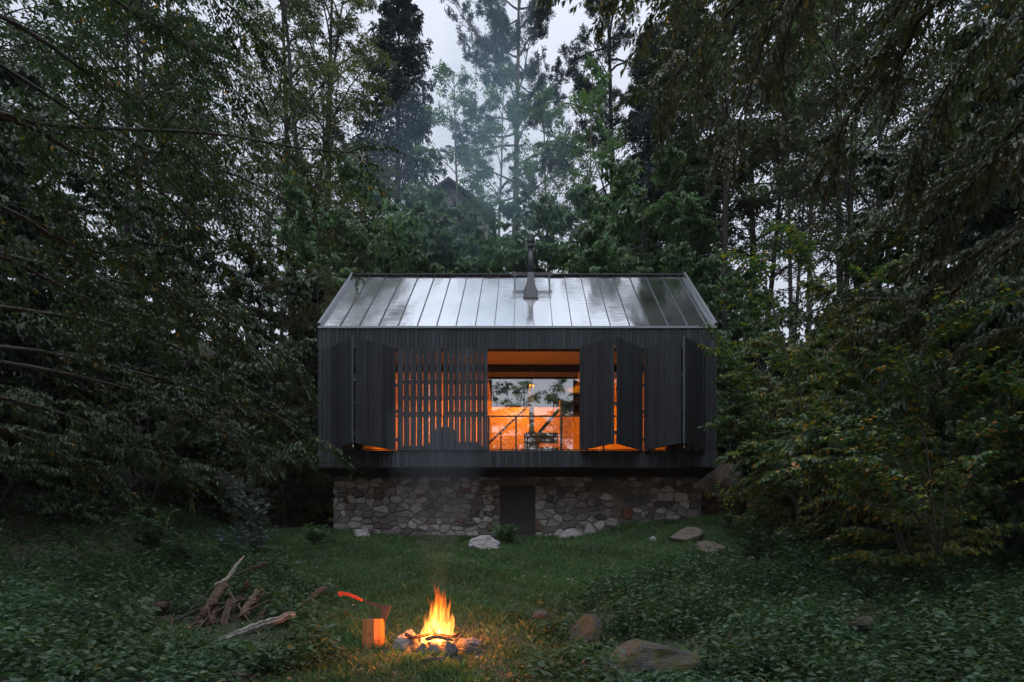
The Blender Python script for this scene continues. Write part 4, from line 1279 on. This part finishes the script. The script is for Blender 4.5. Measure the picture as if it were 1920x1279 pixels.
# ------------------------------------------------ foreground trees with limbs reaching into view
def px_limbs(lines, k=12):
    """limbs through given points of the place, resampled smoothly"""
    out = []
    for ln in lines:
        C = np.array([at(*p) for p in ln]); n = len(C)
        t = np.linspace(0, n - 1, k)
        # Catmull-Rom
        Cx = np.vstack([2 * C[0] - C[1], C, 2 * C[-1] - C[-2]])
        P = []
        for v in t:
            i = min(int(v), n - 2); u = v - i
            p0, p1, p2, p3 = Cx[i], Cx[i + 1], Cx[i + 2], Cx[i + 3]
            P.append(.5 * ((2 * p1) + (-p0 + p2) * u + (2 * p0 - 5 * p1 + 4 * p2 - p3) * u * u + (-p0 + 3 * p1 - 3 * p2 + p3) * u ** 3))
        out.append(P)
    P = np.array(out)
    D = np.gradient(P, axis=1); L = np.linalg.norm(np.diff(P, axis=1), axis=-1).sum(1)
    return dict(P=P, az=np.arctan2(D[..., 1], D[..., 0]), el=np.arcsin(D[..., 2] / (np.linalg.norm(D, axis=-1) + 1e-9)), L=L)


def fore_tree(name, label, lines, leaf, bark, seed, size=.075, sub=14, twig=9, per=10, trunk=None, lf=.3, droop=-.5, turn=.02, r0=.05, smin=.15, flat=.3, el_n=.25, wid=.5, sub_max=1.6):
    global rng
    rng = np.random.default_rng(seed)
    wd_ = Wood(); e = empty(name, label, 'tree', (0, 0, 0))
    if trunk is not None:
        tp = dict(P=np.array([trunk], float)); wd_.add(tp, .22, .12, 10)
    lb = px_limbs(lines)
    wd_.add(lb, r0, .008, 6)
    lbl = dict(lb); lbl['L'] = np.minimum(lb['L'], sub_max / lf)
    sb = spawn(lbl, sub, smin, 1, dang=(.4, 1.1), lfrac=lf, ltaper=.45, k=6, d_el=droop, el_n=el_n)
    wd_.add(sb, .010, .003, 4)
    tw = spawn(sb, twig, .12, 1, dang=(.35, .9), lfrac=.42, ltaper=.3, k=4, d_el=droop * .8, el_n=.2, lmin=.22)
    tl = spawn(lb, sub * 2, .3, 1, dang=(.3, 1.0), lfrac=.1, ltaper=.3, k=4, d_el=droop, lmin=.3)
    wd_.add(tw, .003, .0015, 3)
    Ls = [leaves(g, per, size, wid, .8, .5, flat, turn=turn) for g in (tw, tl, sb)]
    m = wd_.mesh(name + '_wood', M[bark]); link('trunk', m, None, e)
    link('crown', leaf_mesh(name + '_leaves', Ls, M[leaf]), None, e)
    return e


def trunk_at(x, y, H, top=None):
    z0 = float(ground_z(x, y)) - .2
    tx, ty = top if top else (x, y)
    return [(x + (tx - x) * t + .06 * math.sin(t * 7), y + (ty - y) * t, z0 + H * t) for t in np.linspace(0, 1, 9)]


fore_tree('beech_tree', 'near beech whose long dark limbs reach across the left half above the cabin', [
    [(-250, 60, 6.2), (0, 215, 7.2), (200, 240, 8.0), (400, 250, 8.6), (560, 278, 9.0), (690, 288, 9.4)],
    [(-220, 200, 6.2), (0, 215, 7.2), (150, 290, 8.0), (290, 350, 8.6), (400, 445, 9.2), (520, 462, 9.8)],
    [(-200, -60, 6.4), (40, 50, 7.6), (170, 140, 8.4), (290, 205, 9.0), (360, 310, 9.6), (440, 375, 10)],
    [(-150, -200, 7.0), (120, -60, 8.0), (260, 30, 9.0), (380, 110, 9.6), (470, 200, 10.0)],
    [(-100, -260, 7.6), (180, -160, 8.6), (330, -60, 9.2), (440, 20, 9.8), (500, 90, 10.2)],
    [(-240, 330, 6.2), (0, 385, 7.2), (110, 450, 8.0), (230, 490, 8.8), (330, 560, 9.4), (420, 600, 10)],
    [(-240, 420, 6.5), (0, 480, 8.0), (160, 560, 9.0), (300, 600, 10.0), (430, 650, 10.8)],
    [(-240, 0, 7.4), (0, 120, 9.0), (220, 260, 10.0), (420, 320, 10.8), (560, 390, 11.4), (640, 460, 12)],
], 'leaf_beech', 'bark', 71, trunk=trunk_at(-7.6, 6.2, 11), turn=.025, sub=16, twig=9, per=11, r0=.034)
fore_tree('beech_tree', 'mid distance beech whose lit lower boughs end at the cabin left corner', [
    [(-120, 560, 9.0), (100, 590, 10), (260, 620, 11), (380, 680, 11.8), (440, 730, 12.4)],
    [(-120, 640, 9.0), (80, 660, 10), (260, 700, 11), (430, 745, 12), (540, 790, 12.8), (606, 838, 13.2)],
    [(-120, 660, 9.4), (120, 700, 10), (300, 750, 11), (420, 810, 11.8), (500, 850, 12.4)],
    [(-120, 720, 9.0), (20, 750, 9.4), (160, 790, 10.2), (280, 850, 11), (360, 900, 11.5)],
    [(-120, 780, 8.4), (20, 810, 9.0), (130, 860, 9.6), (240, 920, 10.2)],
    [(-60, 460, 10.5), (180, 520, 11.4), (360, 560, 12.2), (500, 640, 13), (570, 700, 13.4)],
], 'leaf_beech', 'bark', 72, size=.08, trunk=trunk_at(-9.8, 9.4, 10), turn=.02, sub=14, twig=8, per=10, r0=.04)
fore_tree('cherry_tree', 'near tree with brownish drooping leaves hanging from the top right', [
    [(2150, -300, 6.0), (1800, -180, 7.0), (1500, -90, 7.6), (1280, -40, 8.0), (1130, 0, 8.4)],
    [(2150, -250, 6.0), (1900, -60, 7.0), (1740, 15, 7.6), (1690, 110, 8.0), (1590, 220, 8.4), (1560, 290, 8.8)],
    [(2150, -350, 7.0), (1820, -260, 8.0), (1560, -130, 8.6), (1390, 0, 9.2), (1290, 110, 9.6), (1230, 190, 10)],
    [(2150, -150, 7.0), (1950, 0, 8.0), (1820, 100, 8.6), (1740, 230, 9.0), (1700, 350, 9.4)],
    [(2150, -350, 7.0), (1750, -200, 8.4), (1520, -60, 9.0), (1440, 60, 9.6), (1400, 190, 10.0), (1370, 260, 10)],
    [(2200, 100, 6.6), (1980, 180, 7.4), (1860, 290, 8.0), (1790, 400, 8.6), (1740, 480, 9)],
    [(2200, -350, 6.6), (1900, -250, 7.0), (1640, -160, 7.4), (1500, 0, 7.8), (1470, 100, 8.0)],
], 'leaf_olive', 'bark', 73, size=.10, trunk=trunk_at(8.6, 6.2, 12), droop=-.75, turn=.02, sub=14, twig=9, per=11, wid=.44, el_n=.35)
fore_tree('beech_tree', 'near dark tree whose slanting boughs fill the right edge above the bush', [
    [(2150, 250, 7.0), (1920, 420, 8.0), (1780, 510, 8.6), (1700, 600, 9.2), (1640, 640, 9.6)],
    [(2150, 330, 7.6), (1900, 460, 8.6), (1760, 560, 9.4), (1600, 560, 10.4), (1500, 590, 11)],
    [(2150, 120, 8.0), (1950, 240, 9.0), (1800, 330, 10.0), (1680, 420, 10.8), (1580, 450, 11.4)],
    [(2150, 500, 7.6), (1960, 600, 8.6), (1840, 640, 9.4), (1750, 740, 10)],
    [(2150, 0, 8.6), (1980, 60, 9.6), (1860, 160, 10.4), (1760, 220, 11.2), (1700, 300, 12)],
    [(2150, 600, 8.0), (1980, 700, 9), (1880, 780, 10)],
], 'leaf_olive', 'bark', 74, size=.08, trunk=trunk_at(9.4, 8.0, 11), droop=-.6, turn=.02, sub=15, twig=9, per=10)
fore_tree('hazel_bush', 'hazel with yellow and orange leaves beside the right end of the cabin', [
    [(1498, 960, 13.2), (1468, 860, 13.3), (1418, 760, 13.4), (1388, 690, 13.6), (1368, 660, 13.8)],
    [(1498, 960, 13.2), (1448, 860, 13.4), (1398, 800, 13.6), (1368, 790, 13.8)],
    [(1518, 960, 13.2), (1508, 800, 13.6), (1468, 640, 14), (1438, 540, 14.4), (1418, 490, 14.6)],
    [(1538, 960, 13.2), (1558, 780, 13.4), (1548, 600, 13.8), (1518, 480, 14), (1508, 440, 14.2)],
    [(1538, 960, 13.2), (1598, 800, 12.8), (1638, 640, 12.8), (1638, 520, 13)],
    [(1518, 960, 13.2), (1468, 900, 12.8), (1418, 860, 12.6), (1388, 850, 12.4)],
    [(1548, 960, 13.0), (1618, 860, 12.4), (1698, 760, 12), (1748, 700, 12)],
], 'leaf_hazel', 'bark', 75, size=.10, droop=-.35, turn=.03, sub=15, twig=8, per=9, lf=.34, wid=.62, r0=.03, smin=.1)
fore_tree('hazel_bush', 'near hazel with big yellow green leaves in the right middle ground', [
    [(1760, 1040, 8.4), (1700, 900, 8.6), (1620, 820, 8.8), (1540, 800, 9.0), (1490, 830, 9.0)],
    [(1760, 1040, 8.4), (1740, 860, 8.6), (1720, 720, 8.6), (1740, 640, 8.6), (1790, 600, 8.6)],
    [(1760, 1040, 8.4), (1780, 880, 8.4), (1800, 760, 8.2), (1850, 720, 8)],
    [(1760, 1040, 8.4), (1690, 930, 8.2), (1600, 870, 8.2), (1515, 870, 8.2)],
    [(1760, 1040, 8.4), (1820, 900, 8.0), (1880, 820, 7.8), (1940, 790, 7.6)],
    [(1760, 1040, 8.4), (1700, 840, 9), (1640, 740, 9.4), (1600, 700, 9.6)],
], 'leaf_hazel', 'bark', 76, size=.085, droop=-.4, turn=.05, sub=15, twig=8, per=9, lf=.40, wid=.7, r0=.014, smin=.04)


# ------------------------------------------------ small plants
def plant(name, label, x, y, H, stems, leaf, size, seed, per=10, wid=.5, lean=.35, cat_='plant', extra=None):
    global rng
    rng = np.random.default_rng(seed)
    e = empty(name, label, cat_, G(x, y, -.02))
    n = stems
    S = np.stack([rng.normal(0, .07, n), rng.normal(0, .05, n), np.zeros(n)], -1)
    g = grow(S, rng.uniform(0, TAU, n), math.pi / 2 - rng.uniform(.02, lean, n), H * rng.uniform(.6, 1, n), 7, -.3, .1)
    wd_ = Wood(); wd_.add(g, .008, .002, 4)
    link('stem', wd_.mesh(name, M['bark']), None, e)
    tw = spawn(g, 6, .2, 1, dang=(.5, 1.5), lfrac=.3, k=4, el_n=.3, el_mul=.4, lmin=.08)
    link('leaves', leaf_mesh(name, [leaves(g, per, size, wid, 1.2, 0, .5), leaves(tw, 5, size, wid, .8, .1, .4)], M[leaf]), None, e)
    if extra: extra(e, g)
    return e


def flowers(e, g):
    s = MB()
    for i in range(len(g['P'])):
        for j in (3, 4, 5, 6):
            for _ in range(2):
                p = g['P'][i, j] + rng.normal(0, .02, 3)
                q = .016
                s.obox(p, (q, 0, q * .3), (0, q, 0), (0, 0, q * .5))
    s.build('flower', M['petal'], e)


x, y = xy_of(1364, 15.2); plant('mullein', 'tall mullein with small yellow flowers near the right corner of the base', x, y, 1.3, 6, 'leaf_weed', .12, 81, per=7, lean=.12, extra=flowers)
x, y = xy_of(482, 14.5); plant('elder_shrub', 'bluish grey leaved shrub at the dark edge of the wood on the left', x, y, 1.9, 10, 'leaf_blue', .16, 82, per=12, cat_='shrub', lean=.5)
x, y = xy_of(455, 13.2); plant('elder_shrub', 'low bluish grey shrub in front of the taller bluish one', x, y, 1.0, 9, 'leaf_blue', .14, 83, per=10, cat_='shrub', lean=.8)
x, y = xy_of(598, 14.6); plant('sapling', 'young leafy sapling in the grass left of the stone base', x, y, .75, 6, 'leaf_weed', .14, 84, per=8)
x, y = xy_of(950, 15.7); plant('grass_tuft', 'tall dry grass tuft beside the cellar door', x, y, .62, 46, 'grass', .12, 85, per=4, wid=.12, lean=.5)
x, y = xy_of(330, 11.0); plant('shrub', 'leafy weed standing at the left edge of the log pile', x, y, .9, 8, 'leaf_weed', .13, 86, per=9, cat_='shrub')
x, y = xy_of(285, 13.0); plant('shrub', 'dim feathery shrub at the edge of the dark wood on the left', x, y, 1.3, 12, 'leaf_weed', .15, 87, per=10, cat_='shrub', lean=.6)
x, y = xy_of(1430, 12.5); plant('shrub', 'leafy shrub at the right edge of the lawn', x, y, 1.0, 12, 'leaf_weed', .12, 88, per=10, cat_='shrub', lean=.7)
x, y = xy_of(1490, 11.5); plant('shrub', 'leafy shrub just right of the one at the lawn edge', x, y, .9, 12, 'leaf_weed', .12, 89, per=10, cat_='shrub', lean=.8)


# ------------------------------------------------ ground cover
def noise2(x, y, s, o=0):
    return (np.sin(x * s + 1.7 + o) * np.cos(y * s * 1.1 + .6 + o) + .6 * np.sin(x * s * 2.3 + y * s * 1.9 + o * 2) + .4 * np.cos(x * s * 4.1 - y * s * 3.7 + o)) / 2


def lawn_mask(x, y):
    """1 on the mown clearing, 0 in the undergrowth"""
    px = PX + x / y * F
    zz = ground_z(x, y); py = PY - zz / y * F
    xl = np.interp(y, [5.5, 7, 8.5, 10, 12, 14, 17], [-2.4, -2.3, -2.9, -3.5, -5.0, -7.4, -9])
    xr = np.interp(y, [5.5, 7, 8.2, 10, 11.5, 13, 17], [.2, .25, .3, 1.3, 2.8, 4.7, 6.0])
    n = noise2(x, y, 1.6) * .55
    return sstep(-.35, .35, x - xl + n) * sstep(-.35, .35, xr - x + n)


def house_mask(x, y):
    return (x > SX0 - .05) & (x < SX1 + .05) & (y > YS - .03) & (y < YB)


def build_grass():
    global rng
    rng = np.random.default_rng(91)
    n = 420000
    y = 5.0 + rng.random(n) ** .8 * 13.0; x = rng.uniform(-1, 1, n) * (y * .62)
    m = lawn_mask(x, y)
    pch = np.clip(.80 + noise2(x, y, 2.2, 3) * .7, .08, 1)
    fire = np.hypot(x - FX, (y - FY))
    keep = (rng.random(n) < np.clip(m * pch + .20, 0, 1)) & ~house_mask(x, y) & (fire > .38) & (rng.random(n) < np.clip(.25 + (fire - .5) * .6, 0, 1))
    x, y = x[keep], y[keep]; n = len(x)
    z = ground_z(x, y) - .01
    tall = .8 + 1.1 * np.clip(noise2(x, y, 2.4, 5) + .3 * noise2(x, y, 6, 2), 0, 1.2) + .9 * np.exp(-((y - 16.6) / .35) ** 2)
    h = rng.uniform(.035, .10, n) * tall
    a = rng.uniform(0, TAU, n); b = rng.uniform(0, TAU, n); ln = rng.uniform(.2, .9, n) * h
    w = rng.uniform(.003, .0075, n) * (1 + y * .05)
    B = np.stack([x, y, z], -1); wv = np.stack([np.cos(a), np.sin(a), a * 0], -1) * w[:, None]
    lv = np.stack([np.cos(b) * ln, np.sin(b) * ln, h], -1)
    V = np.empty((n, 4, 3)); V[:, 0] = B - wv; V[:, 1] = B + wv; V[:, 2] = B + lv * np.array([.45, .45, .65]) + wv * .7; V[:, 3] = B + lv
    t = np.clip(.45 + noise2(x, y, 1.1, 8) * .28 + noise2(x, y, 3.7, 1) * .16 + rng.normal(0, .17, n), 0, .94); t[rng.random(n) < .03] = 1
    me = leaf_mesh('lawn_grass', [(V.reshape(-1, 3), t)], M['grass'])
    tag(link('lawn_grass', me, None), 'short green grass covering the clearing in front of the cabin', 'grass', kind='stuff')


def build_weeds():
    global rng
    rng = np.random.default_rng(92)
    Ls = []
    for (n, size, h0, h1, per, yr, sd, lab) in ((34000, .052, .05, .34, 6, (5.0, 12.0), 0, 0), (17000, .085, .1, .55, 6, (9, 19), 3, 0), (3600, .088, .18, .60, 10, (4.9, 8.2), 7, 0), (26000, .042, .02, .10, 5, (5.0, 16.8), 6, 1), (900, .11, .10, .42, 8, (6.0, 13), 11, 0), (2600, .085, .2, .7, 12, (5.5, 16), 13, 0)):
        y = yr[0] + rng.random(n) ** .9 * (yr[1] - yr[0]); x = rng.uniform(-1, 1, n) * (y * .98 + .5)
        m = 1 - lawn_mask(x, y)
        cl = np.clip(.75 + noise2(x, y, 2.6, sd) * .7, .05, 1)
        if lab: m = m * 0 + .35
        fire = np.hypot(x - FX, y - FY); stump = np.hypot(x - bx, y - by); pile = np.hypot((x + 4.2) / 1.3, y - 7.9)
        keep = (rng.random(n) < np.clip(m * cl, 0, 1)) & ~house_mask(x, y) & (fire > .62) & (stump > .2) & ((pile > .35) | (rng.random(n) < .6))
        for (qx, qy, qr) in ((.85, 8.2, .42), (1.5, 6.6, .75), (.25, 8.8, .3), (4.8, 8.5, .4)): keep &= (np.hypot((x - qx), (y - qy) * 1.0) > qr) | (rng.random(n) < .06)
        x, y, cl = x[keep], y[keep], cl[keep]; n = len(x)
        H = rng.uniform(h0, h1, n) * (.30 + .95 * cl ** 1.5)
        # plants stay low where they grow right in front of the logs, boulders, block and fire
        qx = PX + x / y * F; qz = ground_z(x, y); ok = np.ones(n, bool)
        for (x0, x1, yb_, Y1) in ((285, 505, 1196, 8.4), (400, 560, 1200, 7.8), (1060, 1145, 1203, 8.3), (1145, 1325, 1254, 6.8), (625, 740, 1214, 7.3), (730, 915, 1232, 7.2), (995, 1045, 1162, 8.9), (1580, 1645, 1186, 8.6), (560, 620, 1140, 8.5), (860, 1340, 1020, 17), (625, 760, 1010, 17)):
            s_ = (qx > x0) & (qx < x1) & (y < (min(Y1, ground_Y((x0 + x1) / 2, yb_) + .45) if yb_ > 1100 and x0 > 740 else Y1))
            hm_ = (PY - yb_) / F * y - qz
            H = np.where(s_, np.minimum(H, np.maximum(hm_, 0)), H)
            ok &= ~(s_ & (hm_ < .03)) | (rng.random(n) < (.8 if lab else .10))
        H = np.maximum(H, .03); x, y, cl, H = x[ok], y[ok], cl[ok], H[ok]; n = len(x)
        g = grow(np.stack([x, y, ground_z(x, y) - .02], -1), rng.uniform(0, TAU, n), math.pi / 2 - rng.uniform(.05, .45, n), H, 5, -.35, .2)
        tn = .45 + .28 * noise2(x, y, 1.3, sd + 4)
        Lv = leaves(g, per, size, .62, 1.3, .12, .38, smin=.35, el_mul=.0, jit=.02, turn=.006, tint_c=0, tint_s=.26)
        Ls.append((Lv[0], np.where(Lv[1] > .935, Lv[1], np.clip(np.repeat(tn, per) + Lv[1] - .1, 0, .93))))
    tag(link('undergrowth', leaf_mesh('undergrowth', Ls, M['leaf_weed']), None), 'low green weeds and nettles covering the ground around the clearing', 'undergrowth', kind='stuff')


def build_litter():
    global rng
    rng = np.random.default_rng(93)
    n = 1500
    y = 5.4 + rng.random(n) ** 1.2 * 9; x = rng.uniform(-1, 1, n) * (y * .7) - .3
    S = np.stack([x, y, ground_z(x, y) + rng.uniform(.02, .07, n)], -1)
    a = rng.uniform(0, TAU, n)
    ax_ = np.stack([np.cos(a), np.sin(a), rng.normal(0, .25, n)], -1); lat = np.stack([-np.sin(a), np.cos(a), rng.normal(0, .4, n)], -1)
    # some have blown onto the lower left of the roof
    q = 46; S[:q, 0] = XL + .1 + rng.random(q) ** 2 * 3.2; u_ = rng.random(q) ** 2.5 * 2.6; S[:q, 1] = YF + .04 + u_; S[:q, 2] = ZE + .03 + u_; ax_[:q, 2] = ax_[:q, 1]; lat[:q, 2] = lat[:q, 1]
    sz = rng.uniform(.03, .06, n)[:, None]
    V = np.empty((n, 4, 3)); V[:, 0] = S; V[:, 1] = S + ax_ * sz * .5 + lat * sz * .28; V[:, 2] = S + ax_ * sz + np.array([0, 0, .012]); V[:, 3] = S + ax_ * sz * .5 - lat * sz * .28
    tag(link('fallen_leaves', leaf_mesh('fallen_leaves', [(V.reshape(-1, 3), rng.random(n))], M['litter']), None), 'brown dry leaves scattered over the grass and weeds', 'fallen leaves', kind='stuff')


build_grass(); build_weeds(); build_litter()

# ------------------------------------------------ neighbouring house up the slope
hb = empty('house', 'distant pale house with a dark gable roof behind the trees left of the chimney', 'house', (0, 0, 0))
hx, hy = -5.6, 44.0; hz = float(ground_z(hx, hy)); zr_ = (PY - 345) * hy / F; ze_ = (PY - 405) * hy / F
s = MB(); s.box(hx - 2.9, hx + 2.9, hy, hy + 7, hz - 1, ze_)
s.add([(hx - 2.9, hy + .01, ze_), (hx + 2.9, hy + .01, ze_), (hx, hy + .01, zr_ - .1), (hx - 2.9, hy + 6.9, ze_), (hx + 2.9, hy + 6.9, ze_), (hx, hy + 6.9, zr_ - .1)], [(0, 1, 2), (3, 5, 4)])
s.build('wall', plain('pale_render', (.22, .20, .20), .9), hb)
s = MB()
for sg_ in (-1, 1):
    s.add([(hx, hy - .5, zr_), (hx + sg_ * 3.4, hy - .5, ze_ - .15), (hx + sg_ * 3.4, hy + 7.5, ze_ - .15), (hx, hy + 7.5, zr_),
           (hx, hy - .5, zr_ + .2), (hx + sg_ * 3.4, hy - .5, ze_ + .05), (hx + sg_ * 3.4, hy + 7.5, ze_ + .05), (hx, hy + 7.5, zr_ + .2)],
          [(0, 3, 2, 1), (4, 5, 6, 7), (0, 1, 5, 4), (1, 2, 6, 5), (2, 3, 7, 6)])
s.build('roof', plain('dark_tiles', (.03, .03, .035), .8), hb)
wi = MB()
for x in (-1.0, .7): wi.box(hx + x - .4, hx + x + .4, hy - .03, hy + .02, ze_ - 2.2, ze_ - .8)
wi.build('window', M['frame'], hb)


# ---------------------------------------------------------------- smoke
def smoke(name, label, pts, rad, dens, seed):
    m, nt, out = new_mat(name)
    L = nt.links.new
    tc = N(nt, 'ShaderNodeTexCoord')
    v = N(nt, 'ShaderNodeVolumePrincipled'); v.inputs['Color'].default_value = (.55, .80, 1, 1); v.inputs['Anisotropy'].default_value = .0
    if SMOKE_NOISE:
        nz = N(nt, 'ShaderNodeTexNoise', Scale=.55, Detail=2.0); L(tc.outputs['Object'], nz.inputs['Vector'])
        r = ramp(nt, [(.38, (.15,) * 3), (.66, (1.8,) * 3)], nz.outputs[0])
        mu = N(nt, 'ShaderNodeMath', operation='MULTIPLY'); L(r.outputs[0], mu.inputs[0]); mu.inputs[1].default_value = dens
        L(mu.outputs[0], v.inputs['Density'])
    else:
        v.inputs['Density'].default_value = dens
    L(v.outputs[0], out.inputs['Volume'])
    s = MB(); C = np.array(pts, float); rr = random.Random(seed); P = []
    for t in np.linspace(0, len(C) - 1, 26):
        P.append([np.interp(t, range(len(C)), C[:, k]) for k in range(3)] + [float(np.interp(t, range(len(C)), rad))])
    ph = rr.uniform(0, 6)
    rings = [[(x + r_ * (1 + .14 * math.sin(3 * a + z * .9 + ph)) * math.cos(a), y + r_ * (1 + .14 * math.cos(2 * a - z * .7 + ph)) * math.sin(a), z) for a in np.linspace(0, TAU, 25)[:-1]] for x, y, z, r_ in P]
    s.ring_loft(rings); o = s.build(name, m, None, True)
    tag(o, label, 'smoke', kind='stuff')


SMOKE_NOISE = False
HAZE = .0004
if 1:
    smoke('smoke', 'bluish smoke drifting up from the chimney into the trees', [(.16, 17.9, 11.25), (.0, 18.4, 12.0), (-.6, 19.4, 13.4), (-1.2, 20.8, 15.5), (-1.7, 22.2, 18.5), (-1.2, 23.4, 24), (.2, 25, 40)], [.07, .32, .9, 1.5, 1.8, 1.7, 1.2], .030, 3)
    smoke('smoke', 'faint wider veil of smoke hanging between the trees behind the roof', [(-.6, 19.8, 12.4), (-1.6, 21.4, 14.0), (-2.2, 23, 17), (-1.2, 24.4, 21), (-1.0, 25, 24)], [1.2, 3.6, 4.4, 3.0, .2], .013, 4)
    smoke('smoke', 'thin smoke rising from the campfire in front of the stone base', [(FX, FY, FZ + .75), (FX - .05, FY + .3, FZ + 1.3), (FX - .1, FY + .8, FZ + 2.2), (FX - .1, FY + 1.4, FZ + 3.3)], [.10, .30, .60, .85], .034, 5)

hm, hnt, hout = new_mat('shadow_lift_haze')  # thin volume box added to lift the darkest tones
hv = N(hnt, 'ShaderNodeVolumePrincipled'); hv.inputs['Color'].default_value = (.78, .90, 1, 1); hv.inputs['Density'].default_value = HAZE
hnt.links.new(hv.outputs[0], hout.inputs['Volume'])
if HAZE > 0:
    s = MB(); s.box(-46, 46, -40, 64, -22, 48); tag(s.build('haze', hm), kind='stuff')

# ---------------------------------------------------------------- light
SKY = (.585, .625, .72)
wo = bpy.data.worlds.new('World'); SC.world = wo; wo.use_nodes = True
nt = wo.node_tree; nt.nodes.clear(); L = nt.links.new
out = nt.nodes.new('ShaderNodeOutputWorld')
sky = N(nt, 'ShaderNodeTexSky', sky_type='NISHITA'); sky.sun_disc = False
sky.sun_elevation = math.radians(14); sky.sun_rotation = math.radians(200); sky.air_density = 1.0; sky.dust_density = 2.0
b1 = N(nt, 'ShaderNodeBackground', Strength=.012); L(sky.outputs[0], b1.inputs[0])
tc = N(nt, 'ShaderNodeTexCoord'); nz = N(nt, 'ShaderNodeTexNoise', Scale=1.6, Detail=3.0); L(tc.outputs['Generated'], nz.inputs['Vector'])
r = ramp(nt, [(.3, tuple(c * .93 for c in SKY)), (.7, tuple(c * 1.05 for c in SKY))], nz.outputs[0])
sx_ = N(nt, 'ShaderNodeSeparateXYZ'); L(tc.outputs['Generated'], sx_.inputs[0])
# an overcast sky is about three times brighter overhead than at the horizon
kr = ramp(nt, [(0, (.38,) * 3), (.45, (.48,) * 3), (.72, (.56,) * 3), (1, (1,) * 3)], sx_.outputs[2], 'B_SPLINE')
k_ = N(nt, 'ShaderNodeMath', operation='MULTIPLY'); L(kr.outputs[0], k_.inputs[0]); k_.inputs[1].default_value = 2.3
b2 = N(nt, 'ShaderNodeBackground', Strength=1.0); L(r.outputs[0], b2.inputs[0]); L(k_.outputs[0], b2.inputs[1])
ad = nt.nodes.new('ShaderNodeAddShader'); L(b1.outputs[0], ad.inputs[0]); L(b2.outputs[0], ad.inputs[1]); L(ad.outputs[0], out.inputs[0])
su = bpy.data.lights.new('sun', 'SUN'); su.energy = 1.5; su.angle = math.radians(50); su.color = (.92, .96, 1)
so = bpy.data.objects.new('sun', su); COL.objects.link(so); so.rotation_euler = (math.radians(25), 0, math.radians(-8))


def lamp(name, loc, e, size=.3, col=(1, .31, .016), sy=None, rot=(0, 0, 0)):
    li = bpy.data.lights.new(name, 'AREA'); li.energy = e; li.color = col; li.size = size; li.shape = 'RECTANGLE'; li.size_y = sy or size
    o = bpy.data.objects.new(name, li); COL.objects.link(o); o.location = loc; o.rotation_euler = rot


# interior lamps, fittings unseen: warm area lights washing the plywood
IN = 1.7
lamp('ceiling_lamp', (-2.9, 18.4, 7.08), 95 * IN, 1.6, sy=.6, rot=(math.radians(25), 0, 0))
lamp('ceiling_lamp', (2.15, 18.4, 7.08), 95 * IN, 1.6, sy=.6, rot=(math.radians(25), 0, 0))
lamp('wall_lamp', (-.2, 18.0, 6.98), 70 * IN, 1.4, sy=.2, rot=(math.radians(35), 0, 0))
lamp('floor_uplight', (-3.0, 18.4, 4.6), 40 * IN, 1.6, sy=.3, rot=(math.radians(180), 0, 0))
lamp('floor_uplight', (2.1, 18.4, 4.6), 40 * IN, 1.6, sy=.3, rot=(math.radians(180), 0, 0))
lamp('loggia_uplight', (-.6, 16.6, 4.5), 13 * IN, 5.6, sy=.2, rot=(math.radians(180), 0, 0))

# --------------------------------------------------------------- camera
cam = bpy.data.cameras.new('camera'); co = bpy.data.objects.new('camera', cam); COL.objects.link(co)
co.location = (0, 0, 0); co.rotation_euler = (math.radians(90), 0, 0)
cam.sensor_width = 36; cam.lens = 36 * F / 1920
cam.shift_x = -(PX - 960) / 1920; cam.shift_y = (PY - 639.5) / 1920
cam.clip_start = .05; cam.clip_end = 2000
SC.camera = co

SC.view_settings.view_transform = 'Standard'; SC.view_settings.look = 'None'; SC.view_settings.exposure = 0; SC.view_settings.gamma = 1
SC.render.engine = 'CYCLES'
cy = SC.cycles
cy.use_denoising = True
try: cy.denoiser = 'OPENIMAGEDENOISE'
except Exception: pass
cy.max_bounces = 6; cy.diffuse_bounces = 3; cy.glossy_bounces = 3; cy.transmission_bounces = 4; cy.transparent_max_bounces = 8; cy.volume_bounces = 0
cy.sample_clamp_indirect = 4.0
cy.use_adaptive_sampling = True; cy.adaptive_threshold = .03
